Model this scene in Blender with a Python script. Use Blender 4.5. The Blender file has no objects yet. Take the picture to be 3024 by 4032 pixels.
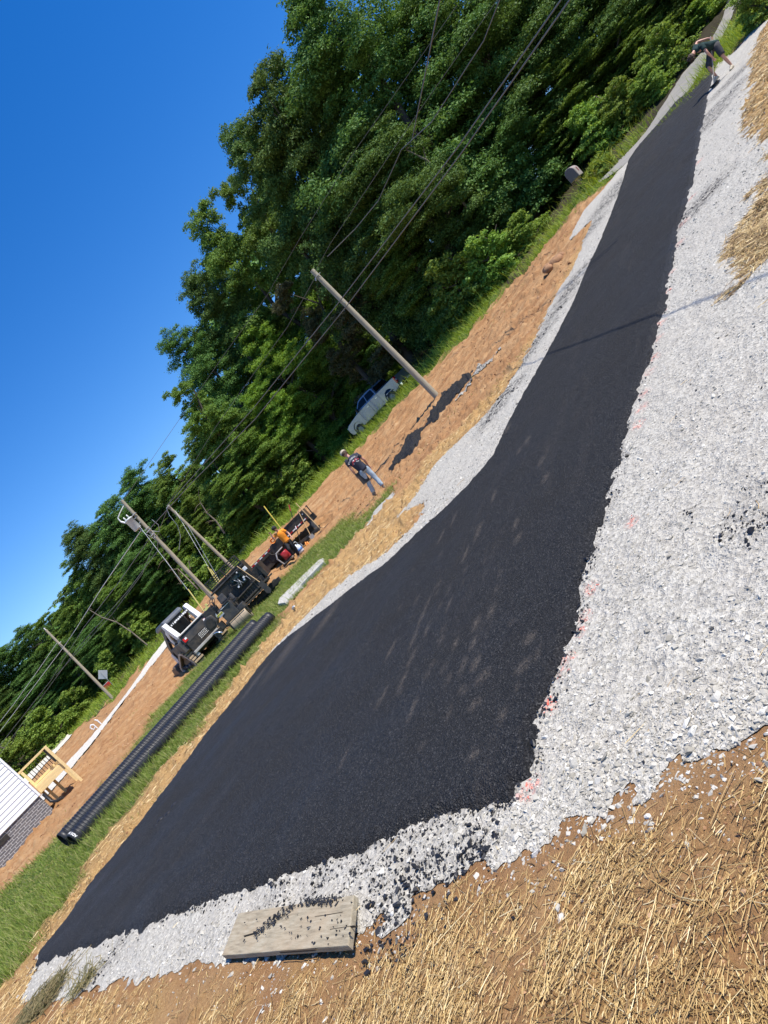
import bpy, bmesh, math, random
import numpy as np
from mathutils import Vector, Matrix, Euler

random.seed(11)
rng = np.random.default_rng(11)
D = bpy.data
S = bpy.context.scene
COL = S.collection
R = math.radians

# ------------------------------------------------------------------ camera
FPX, EYE, PITCH = 2850.0, 1.6, R(5.01)      # focal length in photo pixels, eye height, downward pitch
SP, CP, Q2 = math.sin(PITCH), math.cos(PITCH), math.sqrt(0.5)
cam_d = D.cameras.new('camera')
cam = D.objects.new('camera', cam_d)
COL.objects.link(cam)
cam_d.sensor_fit = 'VERTICAL'
cam_d.sensor_height = 36.0
cam_d.lens = 36.0 * FPX / 4032.0
cam_d.clip_start, cam_d.clip_end = 0.05, 2000.0
_f, _r, _u = Vector((0, CP, -SP)), Vector((1, 0, 0)), Vector((0, SP, CP))
_i, _j = (_r - _u) * Q2, (_r + _u) * Q2       # the phone was held rolled by 45 degrees
cam.matrix_world = Matrix(((_i.x, _j.x, -_f.x, 0), (_i.y, _j.y, -_f.y, 0), (_i.z, _j.z, -_f.z, EYE), (0, 0, 0, 1)))
S.camera = cam

# ------------------------------------------------------------------ sky, sun, exposure
SUN_EL, SUN_AZ = R(58), R(115)                # azimuth from +y (view direction) towards +x
world = D.worlds.new('World')
S.world = world
world.use_nodes = True
_nt = world.node_tree
_bg = _nt.nodes['Background']
_sky = _nt.nodes.new('ShaderNodeTexSky')
_sky.sky_type = 'NISHITA'
_sky.sun_disc = False
_sky.sun_elevation = SUN_EL
_sky.sun_rotation = SUN_AZ
_sky.air_density, _sky.dust_density, _sky.ozone_density = 1.0, 0.0, 4.0
_hs = _nt.nodes.new('ShaderNodeHueSaturation')
_hs.inputs['Hue'].default_value = 0.511
_hs.inputs['Saturation'].default_value = 1.36
_nt.links.new(_sky.outputs[0], _hs.inputs['Color'])
_nt.links.new(_hs.outputs[0], _bg.inputs[0])
_bg.inputs[1].default_value = 0.135
sun_d = D.lights.new('sun', 'SUN')
sun_d.energy, sun_d.angle, sun_d.color = 5.0, R(0.53), (1.0, 0.93, 0.82)
sun = D.objects.new('sun', sun_d)
COL.objects.link(sun)
SUNV = Vector((math.cos(SUN_EL) * math.sin(SUN_AZ), math.cos(SUN_EL) * math.cos(SUN_AZ), math.sin(SUN_EL)))
sun.rotation_euler = SUNV.to_track_quat('Z', 'Y').to_euler()
sun.location = (30, -10, 40)
S.view_settings.view_transform = 'Standard'
S.view_settings.look = 'None'
S.view_settings.exposure = 0.45
S.view_settings.gamma = 1.0
S.render.engine = 'CYCLES'
S.cycles.max_bounces = 6
S.cycles.transparent_max_bounces = 4

# ------------------------------------------------------------------ tags
def tag(o, label=None, cat=None, group=None, kind=None):
    if label: o['label'] = label
    if cat: o['category'] = cat
    if group: o['group'] = group
    if kind: o['kind'] = kind
    return o

def thing(name, label, cat, loc=(0, 0, 0), rotz=0.0, group=None):
    o = D.objects.new(name, None)
    o.empty_display_size = 0.2
    COL.objects.link(o)
    o.location = loc
    o.rotation_euler = (0, 0, rotz)
    return tag(o, label, cat, group)

# ------------------------------------------------------------------ materials
def nd(nt, typ, **kw):
    n = nt.nodes.new(typ)
    for k, v in kw.items():
        setattr(n, k, v)
    return n

def ramp(nt, fac, stops):
    n = nt.nodes.new('ShaderNodeValToRGB')
    e = n.color_ramp.elements
    while len(e) < len(stops):
        e.new(0.5)
    for el, (p, c) in zip(e, stops):
        el.position = p
        el.color = (c[0], c[1], c[2], 1)
    nt.links.new(fac, n.inputs[0])
    return n.outputs[0]

def noise(nt, vec, scale, detail=4, rough=0.6, typ=None):
    n = nt.nodes.new('ShaderNodeTexNoise')
    n.inputs['Scale'].default_value = scale
    n.inputs['Detail'].default_value = detail
    n.inputs['Roughness'].default_value = rough
    if vec is not None:
        nt.links.new(vec, n.inputs['Vector'])
    return n.outputs['Fac']

def mix(nt, fac, a, b, blend='MIX'):
    n = nt.nodes.new('ShaderNodeMix')
    n.data_type = 'RGBA'
    n.blend_type = blend
    for sock, val in ((n.inputs[0], fac), (n.inputs[6], a), (n.inputs[7], b)):
        if hasattr(val, 'is_output'):
            nt.links.new(val, sock)
        elif isinstance(val, (int, float)):
            sock.default_value = val
        else:
            sock.default_value = (val[0], val[1], val[2], 1)
    return n.outputs[2]

def math_n(nt, op, a, b=None, clamp=False):
    n = nt.nodes.new('ShaderNodeMath')
    n.operation = op
    n.use_clamp = clamp
    for s, v in ((n.inputs[0], a), (n.inputs[1], b)):
        if v is None: continue
        if hasattr(v, 'is_output'): nt.links.new(v, s)
        else: s.default_value = v
    return n.outputs[0]

def mapr(nt, v, a, b, c=0.0, d=1.0):
    n = nt.nodes.new('ShaderNodeMapRange')
    nt.links.new(v, n.inputs[0])
    for k, x in zip((1, 2, 3, 4), (a, b, c, d)):
        n.inputs[k].default_value = x
    return n.outputs[0]

def coords(nt, stretch=None, kind='Object'):
    t = nt.nodes.new('ShaderNodeTexCoord')
    v = t.outputs[kind]
    if stretch:
        m = nt.nodes.new('ShaderNodeMapping')
        m.inputs['Scale'].default_value = stretch
        nt.links.new(v, m.inputs[0])
        v = m.outputs[0]
    return v

def attr(nt, name):
    n = nt.nodes.new('ShaderNodeAttribute')
    n.attribute_name = name
    return n.outputs['Fac']

def new_mat(name):
    m = D.materials.new(name)
    m.use_nodes = True
    nt = m.node_tree
    return m, nt, nt.nodes['Principled BSDF']

def bump(nt, p, height, strength=0.4, dist=0.02):
    b = nt.nodes.new('ShaderNodeBump')
    b.inputs['Strength'].default_value = strength
    b.inputs['Distance'].default_value = dist
    nt.links.new(height, b.inputs['Height'])
    nt.links.new(b.outputs[0], p.inputs['Normal'])

def simple(name, col, rough=0.6, metal=0.0, var=0.25, scale=6.0, bmp=0.0, bscale=60.0, dirt=None, dirt_amt=0.5, stretch=None, coat=0.0, spec=0.5):
    """paint / metal / cloth with uneven tone, optional dirt patches and fine bump"""
    m, nt, p = new_mat(name)
    v = coords(nt, stretch)
    n = noise(nt, v, scale, 5, 0.65)
    lo = tuple(c * (1 - var) for c in col)
    hi = tuple(min(1, c * (1 + var)) for c in col)
    c = ramp(nt, n, [(0.3, lo), (0.7, hi)])
    if dirt:
        n2 = noise(nt, v, scale * 0.6 + 1.3, 6, 0.7)
        c = mix(nt, mapr(nt, n2, 0.5 - 0.18 * dirt_amt, 0.75, 0, min(1, dirt_amt * 1.4)), c, dirt)
    nt.links.new(c, p.inputs['Base Color'])
    nt.links.new(mapr(nt, n, 0.3, 0.7, max(0.02, rough - 0.1), min(1, rough + 0.1)), p.inputs['Roughness'])
    p.inputs['Metallic'].default_value = metal
    p.inputs['Coat Weight'].default_value = coat
    p.inputs['Specular IOR Level'].default_value = spec
    if bmp:
        bump(nt, p, noise(nt, v, bscale, 3), bmp, 0.01)
    return m

def island(nt):
    return nt.nodes.new('ShaderNodeNewGeometry').outputs['Random Per Island']

def leaf_mat(name, cols, trans=0.25, rough=0.5, spec=0.2):
    m, nt, p = new_mat(name)
    r = island(nt)
    oi = nt.nodes.new('ShaderNodeObjectInfo')
    c = ramp(nt, r, [(i / max(1, len(cols) - 1), k) for i, k in enumerate(cols)])
    h = nt.nodes.new('ShaderNodeHueSaturation')
    nt.links.new(c, h.inputs['Color'])
    nt.links.new(mapr(nt, oi.outputs['Random'], 0, 1, 0.485, 0.512), h.inputs['Hue'])
    nt.links.new(mapr(nt, oi.outputs['Random'], 0, 1, 0.82, 1.15), h.inputs['Value'])
    c = h.outputs[0]
    nt.links.new(c, p.inputs['Base Color'])
    p.inputs['Roughness'].default_value = rough
    p.inputs['Specular IOR Level'].default_value = spec
    t = nt.nodes.new('ShaderNodeBsdfTranslucent')
    h2 = nt.nodes.new('ShaderNodeHueSaturation')
    h2.inputs['Hue'].default_value = 0.475
    h2.inputs['Saturation'].default_value = 1.1
    h2.inputs['Value'].default_value = 1.5
    nt.links.new(c, h2.inputs['Color'])
    nt.links.new(h2.outputs[0], t.inputs[0])
    mx = nt.nodes.new('ShaderNodeMixShader')
    mx.inputs[0].default_value = trans
    nt.links.new(p.outputs[0], mx.inputs[1])
    nt.links.new(t.outputs[0], mx.inputs[2])
    nt.links.new(mx.outputs[0], nt.nodes['Material Output'].inputs[0])
    return m

def island_mat(name, cols, rough=0.8, spec=0.3, bscale=0, bmp=0.3):
    m, nt, p = new_mat(name)
    c = ramp(nt, island(nt), cols)
    nt.links.new(c, p.inputs['Base Color'])
    p.inputs['Roughness'].default_value = rough
    p.inputs['Specular IOR Level'].default_value = spec
    if bscale:
        bump(nt, p, noise(nt, coords(nt), bscale, 3), bmp, 0.01)
    return m

# ------------------------------------------------------------------ rays and terrain
def px_uv(px, py):
    dx, dy = np.asarray(px, float) - 1512.0, np.asarray(py, float) - 2016.0
    return (dx - dy) * Q2, -(dx + dy) * Q2

def uv_slope(u, v):
    """world x/y and (z-eye)/y of a sight line"""
    y = FPX * CP + v * SP
    return u / y, (v * CP - FPX * SP) / y

def px_slope(px, py):
    return uv_slope(*px_uv(px, py))

def at(px, py, y):
    sx, sz = px_slope(px, py)
    return Vector((float(sx * y), y, float(EYE + sz * y)))

def at_uv(u, v, y):
    sx, sz = uv_slope(u, v)
    return Vector((float(sx * y), y, float(EYE + sz * y)))

# heights read off things of known size (photo pixel of the foot, metres away) plus the level ground about the camera
_ctl = []
for px, py, y in ((20, 3425, 23.2), (210, 3183, 24), (282, 3111, 25.5), (800, 2600, 29), (1174, 2193, 34), (1505, 1930, 24), (1720, 1560, 30),
                  (1488, 1650, 50), (2300, 750, 27), (2870, 285, 23), (437, 2745, 62), (445, 2700, 66), (640, 2530, 58), (235, 3050, 52),
                  (2040, 1130, 32), (1700, 1440, 38), (1230, 2000, 40), (2870, 100, 36), (2440, 680, 26), (1000, 2230, 36), (1000, 2600, 15.6), (40, 2985, 72), (250, 2890, 72), (560, 2560, 68)):
    p = at(px, py, y)
    _ctl.append((p.x, p.y, p.z))
for x, y, z in ((0, 0, 0), (0, 2, 0), (-3, 3, 0), (3, 2.5, 0.12), (-6, 7.5, 0), (-8.6, 13.9, 0.0), (-4.1, 19, 0.0), (0, 8, 0.02), (3, 6, 0.17), (-2.5, 13, 0),
                (8, 10, 0.62), (12, 14, 1.0), (-12, 0, 0), (12, 0, 0.9), (0, -8, 0), (-20, 10, 0.05), (25, 15, 2.3), (-60, 60, 2.4), (-75, 90, 5.2), (-30, 95, 5.8),
                (10, 85, 6.0), (45, 75, 7.2), (60, 45, 7.0), (-40, 20, 0.3), (45, 20, 4.2), (4, 62, 3.2), (20, 50, 4.2), (30, 40, 4.3)):
    _ctl.append((x, y, z))
_ctl = np.array(_ctl)

def _phi(r2):
    return 0.5 * r2 * np.log(r2 + 1e-9)
_n = len(_ctl)
_A = np.zeros((_n + 3, _n + 3))
_d2 = ((_ctl[:, None, :2] - _ctl[None, :, :2]) ** 2).sum(-1)
_A[:_n, :_n] = _phi(_d2) + np.eye(_n) * 6.0
_A[:_n, _n] = 1
_A[:_n, _n + 1:] = _ctl[:, :2]
_A[_n:, :_n] = _A[:_n, _n:].T
_w = np.linalg.solve(_A, np.concatenate([_ctl[:, 2], np.zeros(3)]))

def hgt(x, y):
    x, y = np.asarray(x, float), np.asarray(y, float)
    sh = np.broadcast(x, y).shape
    xf, yf = np.broadcast_to(x, sh).ravel(), np.broadcast_to(y, sh).ravel()
    out = np.empty(xf.size)
    for a in range(0, xf.size, 60000):
        b = slice(a, a + 60000)
        d2 = (xf[b, None] - _ctl[None, :, 0]) ** 2 + (yf[b, None] - _ctl[None, :, 1]) ** 2
        out[b] = _phi(d2) @ _w[:_n] + _w[_n] + xf[b] * _w[_n + 1] + yf[b] * _w[_n + 2]
    return out.reshape(sh)

def hz(x, y):
    return float(hgt(x, y))

_ys = np.exp(np.linspace(math.log(0.9), math.log(105.0), 420))
def on_ground(pts):
    """photo pixels to ground points (x, y)"""
    p = np.asarray(pts, float)
    sx, sz = px_slope(p[:, 0], p[:, 1])
    gap = EYE + sz[:, None] * _ys[None] - hgt(sx[:, None] * _ys[None], np.broadcast_to(_ys[None], (len(p), len(_ys))))
    out = np.empty((len(p), 2))
    for k in range(len(p)):
        hit = np.where(gap[k] <= 0)[0]
        if len(hit) == 0:
            y = _ys[-1]
        else:
            i = hit[0]
            if i == 0: y = _ys[0]
            else:
                g0, g1 = gap[k, i - 1], gap[k, i]
                y = _ys[i - 1] + (_ys[i] - _ys[i - 1]) * g0 / (g0 - g1)
        out[k] = sx[k] * y, y
    return out

def gp(px, py):
    x, y = on_ground([(px, py)])[0]
    return Vector((float(x), float(y), hz(x, y)))

def poly(pts, step=120):
    """traced outline in photo pixels -> polygon on the ground"""
    p = []
    n = len(pts)
    for k in range(n):
        a, b = np.array(pts[k], float), np.array(pts[(k + 1) % n], float)
        m = max(1, int(np.hypot(*(b - a)) / step))
        for t in range(m):
            p.append(a + (b - a) * t / m)
    return on_ground(np.array(p))

def sdist(x, y, pg, margin=0.8):
    """signed distance to polygon (negative inside); far points just get +margin"""
    out = np.full(x.shape, float(margin))
    lo, hi = pg.min(0) - margin, pg.max(0) + margin
    sel = np.where((x > lo[0]) & (x < hi[0]) & (y > lo[1]) & (y < hi[1]))[0]
    xs, ys = x[sel], y[sel]
    best = np.full(xs.shape, 1e9)
    ins = np.zeros(xs.shape, bool)
    for k in range(len(pg)):
        ax, ay = pg[k]
        bx, by = pg[(k + 1) % len(pg)]
        ex, ey = bx - ax, by - ay
        l2 = ex * ex + ey * ey + 1e-12
        t = np.clip(((xs - ax) * ex + (ys - ay) * ey) / l2, 0, 1)
        best = np.minimum(best, (xs - ax - t * ex) ** 2 + (ys - ay - t * ey) ** 2)
        if ay != by:
            c = ((ay > ys) != (by > ys)) & (xs < (bx - ax) * (ys - ay) / (by - ay) + ax)
            ins ^= c
    d = np.sqrt(best)
    out[sel] = np.where(ins, -d, d)
    return out

def _hash(ix, iy, seed):
    h = (ix.astype(np.int64) * 374761393 + iy.astype(np.int64) * 668265263 + seed * 1442695041) & 0x7fffffff
    h = ((h ^ (h >> 13)) * 1274126177) & 0x7fffffff
    return ((h ^ (h >> 16)) & 0xffff) / 65535.0

def vnoise(x, y, s, seed=0):
    x, y = x * s, y * s
    ix, iy = np.floor(x), np.floor(y)
    fx, fy = x - ix, y - iy
    fx, fy = fx * fx * (3 - 2 * fx), fy * fy * (3 - 2 * fy)
    a, b = _hash(ix, iy, seed), _hash(ix + 1, iy, seed)
    c, d = _hash(ix, iy + 1, seed), _hash(ix + 1, iy + 1, seed)
    return (a + (b - a) * fx) * (1 - fy) + (c + (d - c) * fx) * fy - 0.5

def fbm(x, y, s, seed=0, octs=4):
    return sum(vnoise(x, y, s * 2 ** k, seed + 17 * k) * 0.55 ** k for k in range(octs))

# ------------------------------------------------------------------ mesh building
def np_mesh(name, v, f, mat, kind=None, smooth=False, attrs=None):
    """v (n,3); f (m,k) all faces the same size"""
    me = D.meshes.new(name)
    v, f = np.asarray(v, np.float32), np.asarray(f, np.int32)
    k = f.shape[1]
    me.vertices.add(len(v))
    me.vertices.foreach_set('co', v.ravel())
    me.loops.add(f.size)
    me.loops.foreach_set('vertex_index', f.ravel())
    me.polygons.add(len(f))
    me.polygons.foreach_set('loop_start', np.arange(0, f.size, k, dtype=np.int32))
    me.polygons.foreach_set('loop_total', np.full(len(f), k, np.int32))
    me.polygons.foreach_set('use_smooth', np.full(len(f), bool(smooth)))
    for nm, val in (attrs or {}).items():
        a = me.attributes.new(nm, 'FLOAT', 'POINT')
        a.data.foreach_set('value', np.asarray(val, np.float32))
    me.update(calc_edges=True)
    if mat: me.materials.append(mat)
    return me

def link(name, me, parent=None, kind=None):
    o = D.objects.new(name, me)
    COL.objects.link(o)
    if parent: o.parent = parent
    if kind: o['kind'] = kind
    return o

class MB:
    """collects shapes; build() links them as one mesh object"""
    def __init__(self, xf=None):
        self.v, self.f, self.sm, self.xf = [], [], [], xf or Matrix()
    def add(self, vs, fs, smooth=False, m=None):
        o = len(self.v)
        t = self.xf @ m if m else self.xf
        self.v += [tuple(t @ Vector(p)) for p in vs]
        self.f += [tuple(i + o for i in f) for f in fs]
        self.sm += [smooth] * len(fs)
        return self
    def box(self, c, s, rot=None, top=None):
        """centre, size; top=(sx, sy) scales the upper face"""
        x, y, z = s[0] / 2, s[1] / 2, s[2] / 2
        tx, ty = top or (1, 1)
        vs = [(-x, -y, -z), (x, -y, -z), (x, y, -z), (-x, y, -z), (-x * tx, -y * ty, z), (x * tx, -y * ty, z), (x * tx, y * ty, z), (-x * tx, y * ty, z)]
        m = Matrix.Translation(c) @ (Euler(rot).to_matrix().to_4x4() if rot else Matrix())
        return self.add(vs, [(3, 2, 1, 0), (4, 5, 6, 7), (0, 1, 5, 4), (1, 2, 6, 5), (2, 3, 7, 6), (3, 0, 4, 7)], m=m)
    def bar(self, a, b, w, h=None):
        """square bar from a to b"""
        a, b = Vector(a), Vector(b)
        d = b - a
        q = d.to_track_quat('Y', 'Z').to_matrix().to_4x4()
        h = h or w
        l = d.length
        m = Matrix.Translation((a + b) / 2) @ q
        x, y, z = w / 2, l / 2, h / 2
        vs = [(-x, -y, -z), (x, -y, -z), (x, y, -z), (-x, y, -z), (-x, -y, z), (x, -y, z), (x, y, z), (-x, y, z)]
        return self.add(vs, [(3, 2, 1, 0), (4, 5, 6, 7), (0, 1, 5, 4), (1, 2, 6, 5), (2, 3, 7, 6), (3, 0, 4, 7)], m=m)
    def tube(self, path, r, n=8, caps=True):
        """round tube along points; r number or list"""
        P = [Vector(p) for p in path]
        rs = r if isinstance(r, (list, tuple)) else [r] * len(P)
        vs, fs = [], []
        up = None
        for k, p in enumerate(P):
            t = (P[min(k + 1, len(P) - 1)] - P[max(k - 1, 0)]).normalized()
            if up is None:
                up = Vector((0, 0, 1)) if abs(t.z) < 0.9 else Vector((1, 0, 0))
            s = t.cross(up)
            if s.length < 1e-5: s = t.cross(Vector((0.3, 1, 0.2)))
            s.normalize()
            up = s.cross(t).normalized()
            for i in range(n):
                a = 2 * math.pi * i / n
                vs.append(p + (s * math.cos(a) + up * math.sin(a)) * rs[k])
        for k in range(len(P) - 1):
            for i in range(n):
                j = (i + 1) % n
                fs.append((k * n + i, k * n + j, (k + 1) * n + j, (k + 1) * n + i))
        self.add(vs, fs, True)
        if caps:
            o = (len(P) - 1) * n
            self.add(vs[:n], [tuple(reversed(range(n)))])
            self.add(vs[o:], [tuple(range(n))])
        return self
    def prism(self, pts, lo, hi, axis='x', m=None):
        """outline in the plane across axis, extruded lo..hi"""
        def mk(t, p):
            return {'x': (t, p[0], p[1]), 'y': (p[0], t, p[1]), 'z': (p[0], p[1], t)}[axis]
        n = len(pts)
        vs = [mk(lo, p) for p in pts] + [mk(hi, p) for p in pts]
        fs = [tuple(range(n))[::-1], tuple(range(n, 2 * n))] + [(i, (i + 1) % n, n + (i + 1) % n, n + i) for i in range(n)]
        return self.add(vs, fs, m=m)
    def lathe(self, prof, n=20, m=None, smooth=True):
        """(r, z) profile about z"""
        vs, fs = [], []
        for r, z in prof:
            for i in range(n):
                a = 2 * math.pi * i / n
                vs.append((r * math.cos(a), r * math.sin(a), z))
        for k in range(len(prof) - 1):
            for i in range(n):
                j = (i + 1) % n
                fs.append((k * n + i, k * n + j, (k + 1) * n + j, (k + 1) * n + i))
        return self.add(vs, fs, smooth, m)
    def ball(self, c, r, n=10, sc=(1, 1, 1)):
        pr = [(max(1e-4, r * math.sin(math.pi * k / n)), -r * math.cos(math.pi * k / n)) for k in range(n + 1)]
        return self.lathe(pr, n * 2 - 4, Matrix.Translation(c) @ Matrix.Diagonal((*sc, 1)))
    def build(self, name, mat, parent=None, bev=0.0, seg=2):
        me = D.meshes.new(name)
        me.from_pydata(self.v, [], self.f)
        me.polygons.foreach_set('use_smooth', self.sm)
        bm = bmesh.new()
        bm.from_mesh(me)
        bmesh.ops.recalc_face_normals(bm, faces=bm.faces)
        if bev:
            ed = [e for e in bm.edges if len(e.link_faces) == 2 and e.calc_face_angle(0) > 0.6]
            bmesh.ops.bevel(bm, geom=ed, offset=bev, segments=seg, affect='EDGES', clamp_overlap=True, profile=0.6)
        bm.to_mesh(me)
        bm.free()
        me.materials.append(mat)
        return link(name, me, parent)
# ------------------------------------------------------------------ outlines traced on the ground
ASPHALT = [(155, 3770), (150, 3816), (228, 3788), (364, 3738), (474, 3702), (547, 3683), (638, 3642), (756, 3597), (875, 3547), (947, 3529), (1020, 3492), (1093, 3483),
           (1148, 3447), (1239, 3428), (1366, 3378), (1547, 3321), (1782, 3213), (1948, 3174), (2026, 3159), (2075, 3096), (2120, 3017), (2129, 2900), (2166, 2815),
           (2219, 2697), (2254, 2567), (2290, 2413), (2319, 2283), (2360, 2130), (2402, 2000), (2445, 1850), (2483, 1700), (2513, 1603), (2544, 1515), (2577, 1406),
           (2601, 1298), (2628, 1210), (2638, 1129), (2659, 1000), (2679, 895), (2710, 802), (2734, 722), (2750, 617), (2762, 524), (2781, 444), (2796, 352), (2814, 284),
           (2830, 244), (2784, 247), (2716, 358), (2660, 407), (2586, 500), (2512, 583), (2475, 636), (2460, 697), (2426, 796), (2383, 907), (2344, 1000), (2307, 1075),
           (2252, 1210), (2198, 1318), (2137, 1434), (2069, 1549), (1996, 1692), (1946, 1806), (1904, 1861), (1844, 1927), (1760, 2011), (1663, 2096), (1573, 2182),
           (1522, 2226), (1404, 2310), (1320, 2377), (1236, 2440), (1152, 2503), (1081, 2566), (1009, 2654), (942, 2746), (815, 2900), (683, 3082), (547, 3264),
           (383, 3465), (255, 3647)]
GRAVEL = [(150, 3765), (59, 3975), (120, 3990), (182, 3935), (300, 3938), (392, 3866), (510, 3879), (601, 3857), (692, 3820), (820, 3797), (884, 3775), (1000, 3790),
          (1084, 3765), (1275, 3747), (1412, 3720), (1400, 3745), (1498, 3640), (1586, 3660), (1625, 3546), (1723, 3487), (1840, 3409), (1948, 3380), (2075, 3340), (2164, 3311), (2232, 3223),
          (2330, 3184), (2428, 3115), (2545, 3110), (2614, 3027), (2722, 3017), (2849, 2978), (2917, 2929), (2986, 2900), (3100, 2820), (3700, 2600), (4200, 1900), (3700, 1000), (3200, 700),
          (3024, 450), (3024, 80), (2985, 80), (2900, 200), (2830, 244), (2720, 357), (2560, 530), (2472, 633), (2370, 753), (2308, 821), (2259, 901), (2228, 963), (2265, 932), (2336, 855), (2302, 944), (2259, 1049),
          (2210, 1129), (2171, 1197), (2124, 1305), (2076, 1393), (2029, 1474), (1968, 1562), (1928, 1620), (1862, 1686), (1766, 1776), (1711, 1831), (1675, 1885),
          (1633, 1957), (1561, 2035), (1609, 2011), (1681, 1975), (1651, 2048), (1597, 2102), (1543, 2154), (1480, 2200), (1370, 2276), (1312, 2318), (1236, 2394),
          (1152, 2478), (1078, 2558), (1000, 2700), (700, 3080), (400, 3470)]
GRAVEL2 = [(1536, 1951), (1549, 1960), (1500, 2017), (1452, 2072), (1422, 2102), (1446, 2066), (1482, 2005)]
GRAVEL3 = [(1802, 1583), (1844, 1535), (1886, 1469), (2000, 1354), (1988, 1366), (1940, 1402), (1904, 1438), (1862, 1480), (1850, 1505), (1808, 1565)]
SPUR = [(1084, 3765), (1110, 3830), (1075, 3900), (1050, 3990), (1010, 4032), (985, 4032), (1040, 3930), (1060, 3850), (1050, 3780)]
STRAW1 = [(3030, 80), (2981, 142), (2949, 247), (2944, 346), (2913, 481), (2956, 549), (3012, 592), (3040, 620), (3300, 500), (3300, 200)]
STRAW2 = [(3040, 700), (2987, 740), (2950, 821), (2907, 925), (2858, 1000), (2870, 1060), (2893, 1138), (2938, 1105), (3040, 1035), (3200, 900)]
SPILL = [(1530, 1852), (1546, 1852), (1579, 1818), (1633, 1776), (1663, 1722), (1669, 1695), (1723, 1650), (1766, 1595), (1814, 1547), (1850, 1493), (1862, 1472), (1844, 1469),
         (1802, 1499), (1778, 1523), (1747, 1559), (1723, 1601), (1693, 1644), (1681, 1680), (1651, 1689), (1615, 1716), (1597, 1746), (1585, 1782), (1561, 1794), (1549, 1830)]
ROAD = [(2345, 725), (2395, 672), (2457, 617), (2506, 567), (2555, 506), (2592, 444), (2636, 376), (2685, 296), (2740, 235), (2790, 179), (2838, 92), (2858, 40), (2880, -60), (2990, -60), (2900, 20),
        (2873, 90), (2850, 140), (2815, 200), (2784, 260), (2722, 358), (2590, 510), (2475, 640), (2395, 700), (2352, 728)]
GRASS = [(1545, 1910), (1536, 1925), (1446, 2040), (1362, 2041), (1241, 2144), (1151, 2240), (1072, 2300), (1010, 2380), (930, 2450), (790, 2600), (640, 2780), (455, 3064), (301, 3228), (182, 3347), (0, 3538), (-300, 3800),
         (-300, 4200), (-60, 3960), (0, 3893), (118, 3720), (219, 3593), (301, 3456), (392, 3328), (510, 3173), (620, 3055), (693, 2982), (765, 2900), (870, 2740), (985, 2600), (1075, 2500), (1130, 2400), (1200, 2320), (1290, 2230), (1400, 2120), (1500, 2000), (1530, 1940)]
STRAWBAND = [(0, 3890), (118, 3720), (219, 3593), (301, 3456), (392, 3328), (510, 3173), (620, 3055), (765, 2900), (870, 2740), (985, 2600), (1075, 2500), (1200, 2330), (1400, 2130), (1500, 2010), (1600, 1930), (1700, 1790), (1860, 1630), (2000, 1480), (2130, 1280), (2250, 1050), (2340, 860),
             (2330, 900), (2250, 1080), (2180, 1200), (2076, 1400), (1968, 1570), (1766, 1785), (1680, 1900), (1640, 1990), (1590, 2110), (1540, 2160), (1370, 2280), (1080, 2570), (815, 2905), (390, 3470), (160, 3775), (60, 3980), (-60, 4060)]
WROAD = [(600, 2590), (720, 2440), (735, 2450), (640, 2570), (586, 2640), (470, 2784), (398, 2882), (304, 3000), (200, 3120), (60, 3290), (-300, 3650), (-300, 3500), (100, 3170), (138, 3163), (235, 3050), (275, 2997), (398, 2860), (506, 2725)]
WROAD2 = [(268, 2912), (180, 3005), (40, 3160), (-200, 3400), (-200, 3350), (30, 3140), (170, 2996), (255, 2905)]
VERGE = [(2345, 760), (2272, 827), (2185, 925), (2080, 1043), (2000, 1123), (1838, 1318), (1754, 1402), (1681, 1481), (1639, 1523), (1543, 1625), (1446, 1734), (1374, 1806), (1301, 1867), (1229, 1951),
         (1199, 1987), (1145, 2047), (1000, 2170), (880, 2270), (720, 2460), (560, 2600), (542, 2653), (488, 2711), (448, 2754), (416, 2765), (380, 2808), (307, 2866), (268, 2906), (195, 2964), (60, 3110), (-400, 3580)]
_vg = on_ground(VERGE)
_lo = _vg[np.argsort(_vg[:, 0])]
VX, VY = _lo[:, 0], np.maximum.accumulate(_lo[:, 1][::1] * 0) + _lo[:, 1]
def verge_y(x):
    return np.interp(x, VX, VY)

PG = {k: poly(v) for k, v in dict(asphalt=ASPHALT, gravel=GRAVEL, gravel2=GRAVEL2, gravel3=GRAVEL3, spur=SPUR, straw1=STRAW1, straw2=STRAW2, spill=SPILL, road=ROAD,
                                 grass=GRASS, strawband=STRAWBAND, wroad=WROAD, wroad2=WROAD2).items()}

def mask(x, y, keys, margin=0.8):
    d = np.full(np.shape(x), float(margin))
    for k in keys:
        d = np.minimum(d, sdist(x, y, PG[k], margin))
    return d

# ------------------------------------------------------------------ the ground sheet and what is laid on it
AZ0, AZ1, NA = -66.0, 66.0, 900
RN = 600
_az = np.radians(np.linspace(AZ0, AZ1, NA))
_rr = np.exp(np.linspace(math.log(0.55), math.log(170.0), RN))
GX = (np.sin(_az)[None] * _rr[:, None]).ravel()
GY = (np.cos(_az)[None] * _rr[:, None]).ravel()
GH = hgt(GX, GY)
_ii = np.arange(RN * NA).reshape(RN, NA)
TRI = np.concatenate([np.stack([_ii[:-1, :-1], _ii[:-1, 1:], _ii[1:, 1:]], -1).reshape(-1, 3), np.stack([_ii[:-1, :-1], _ii[1:, 1:], _ii[1:, :-1]], -1).reshape(-1, 3)])

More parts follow.
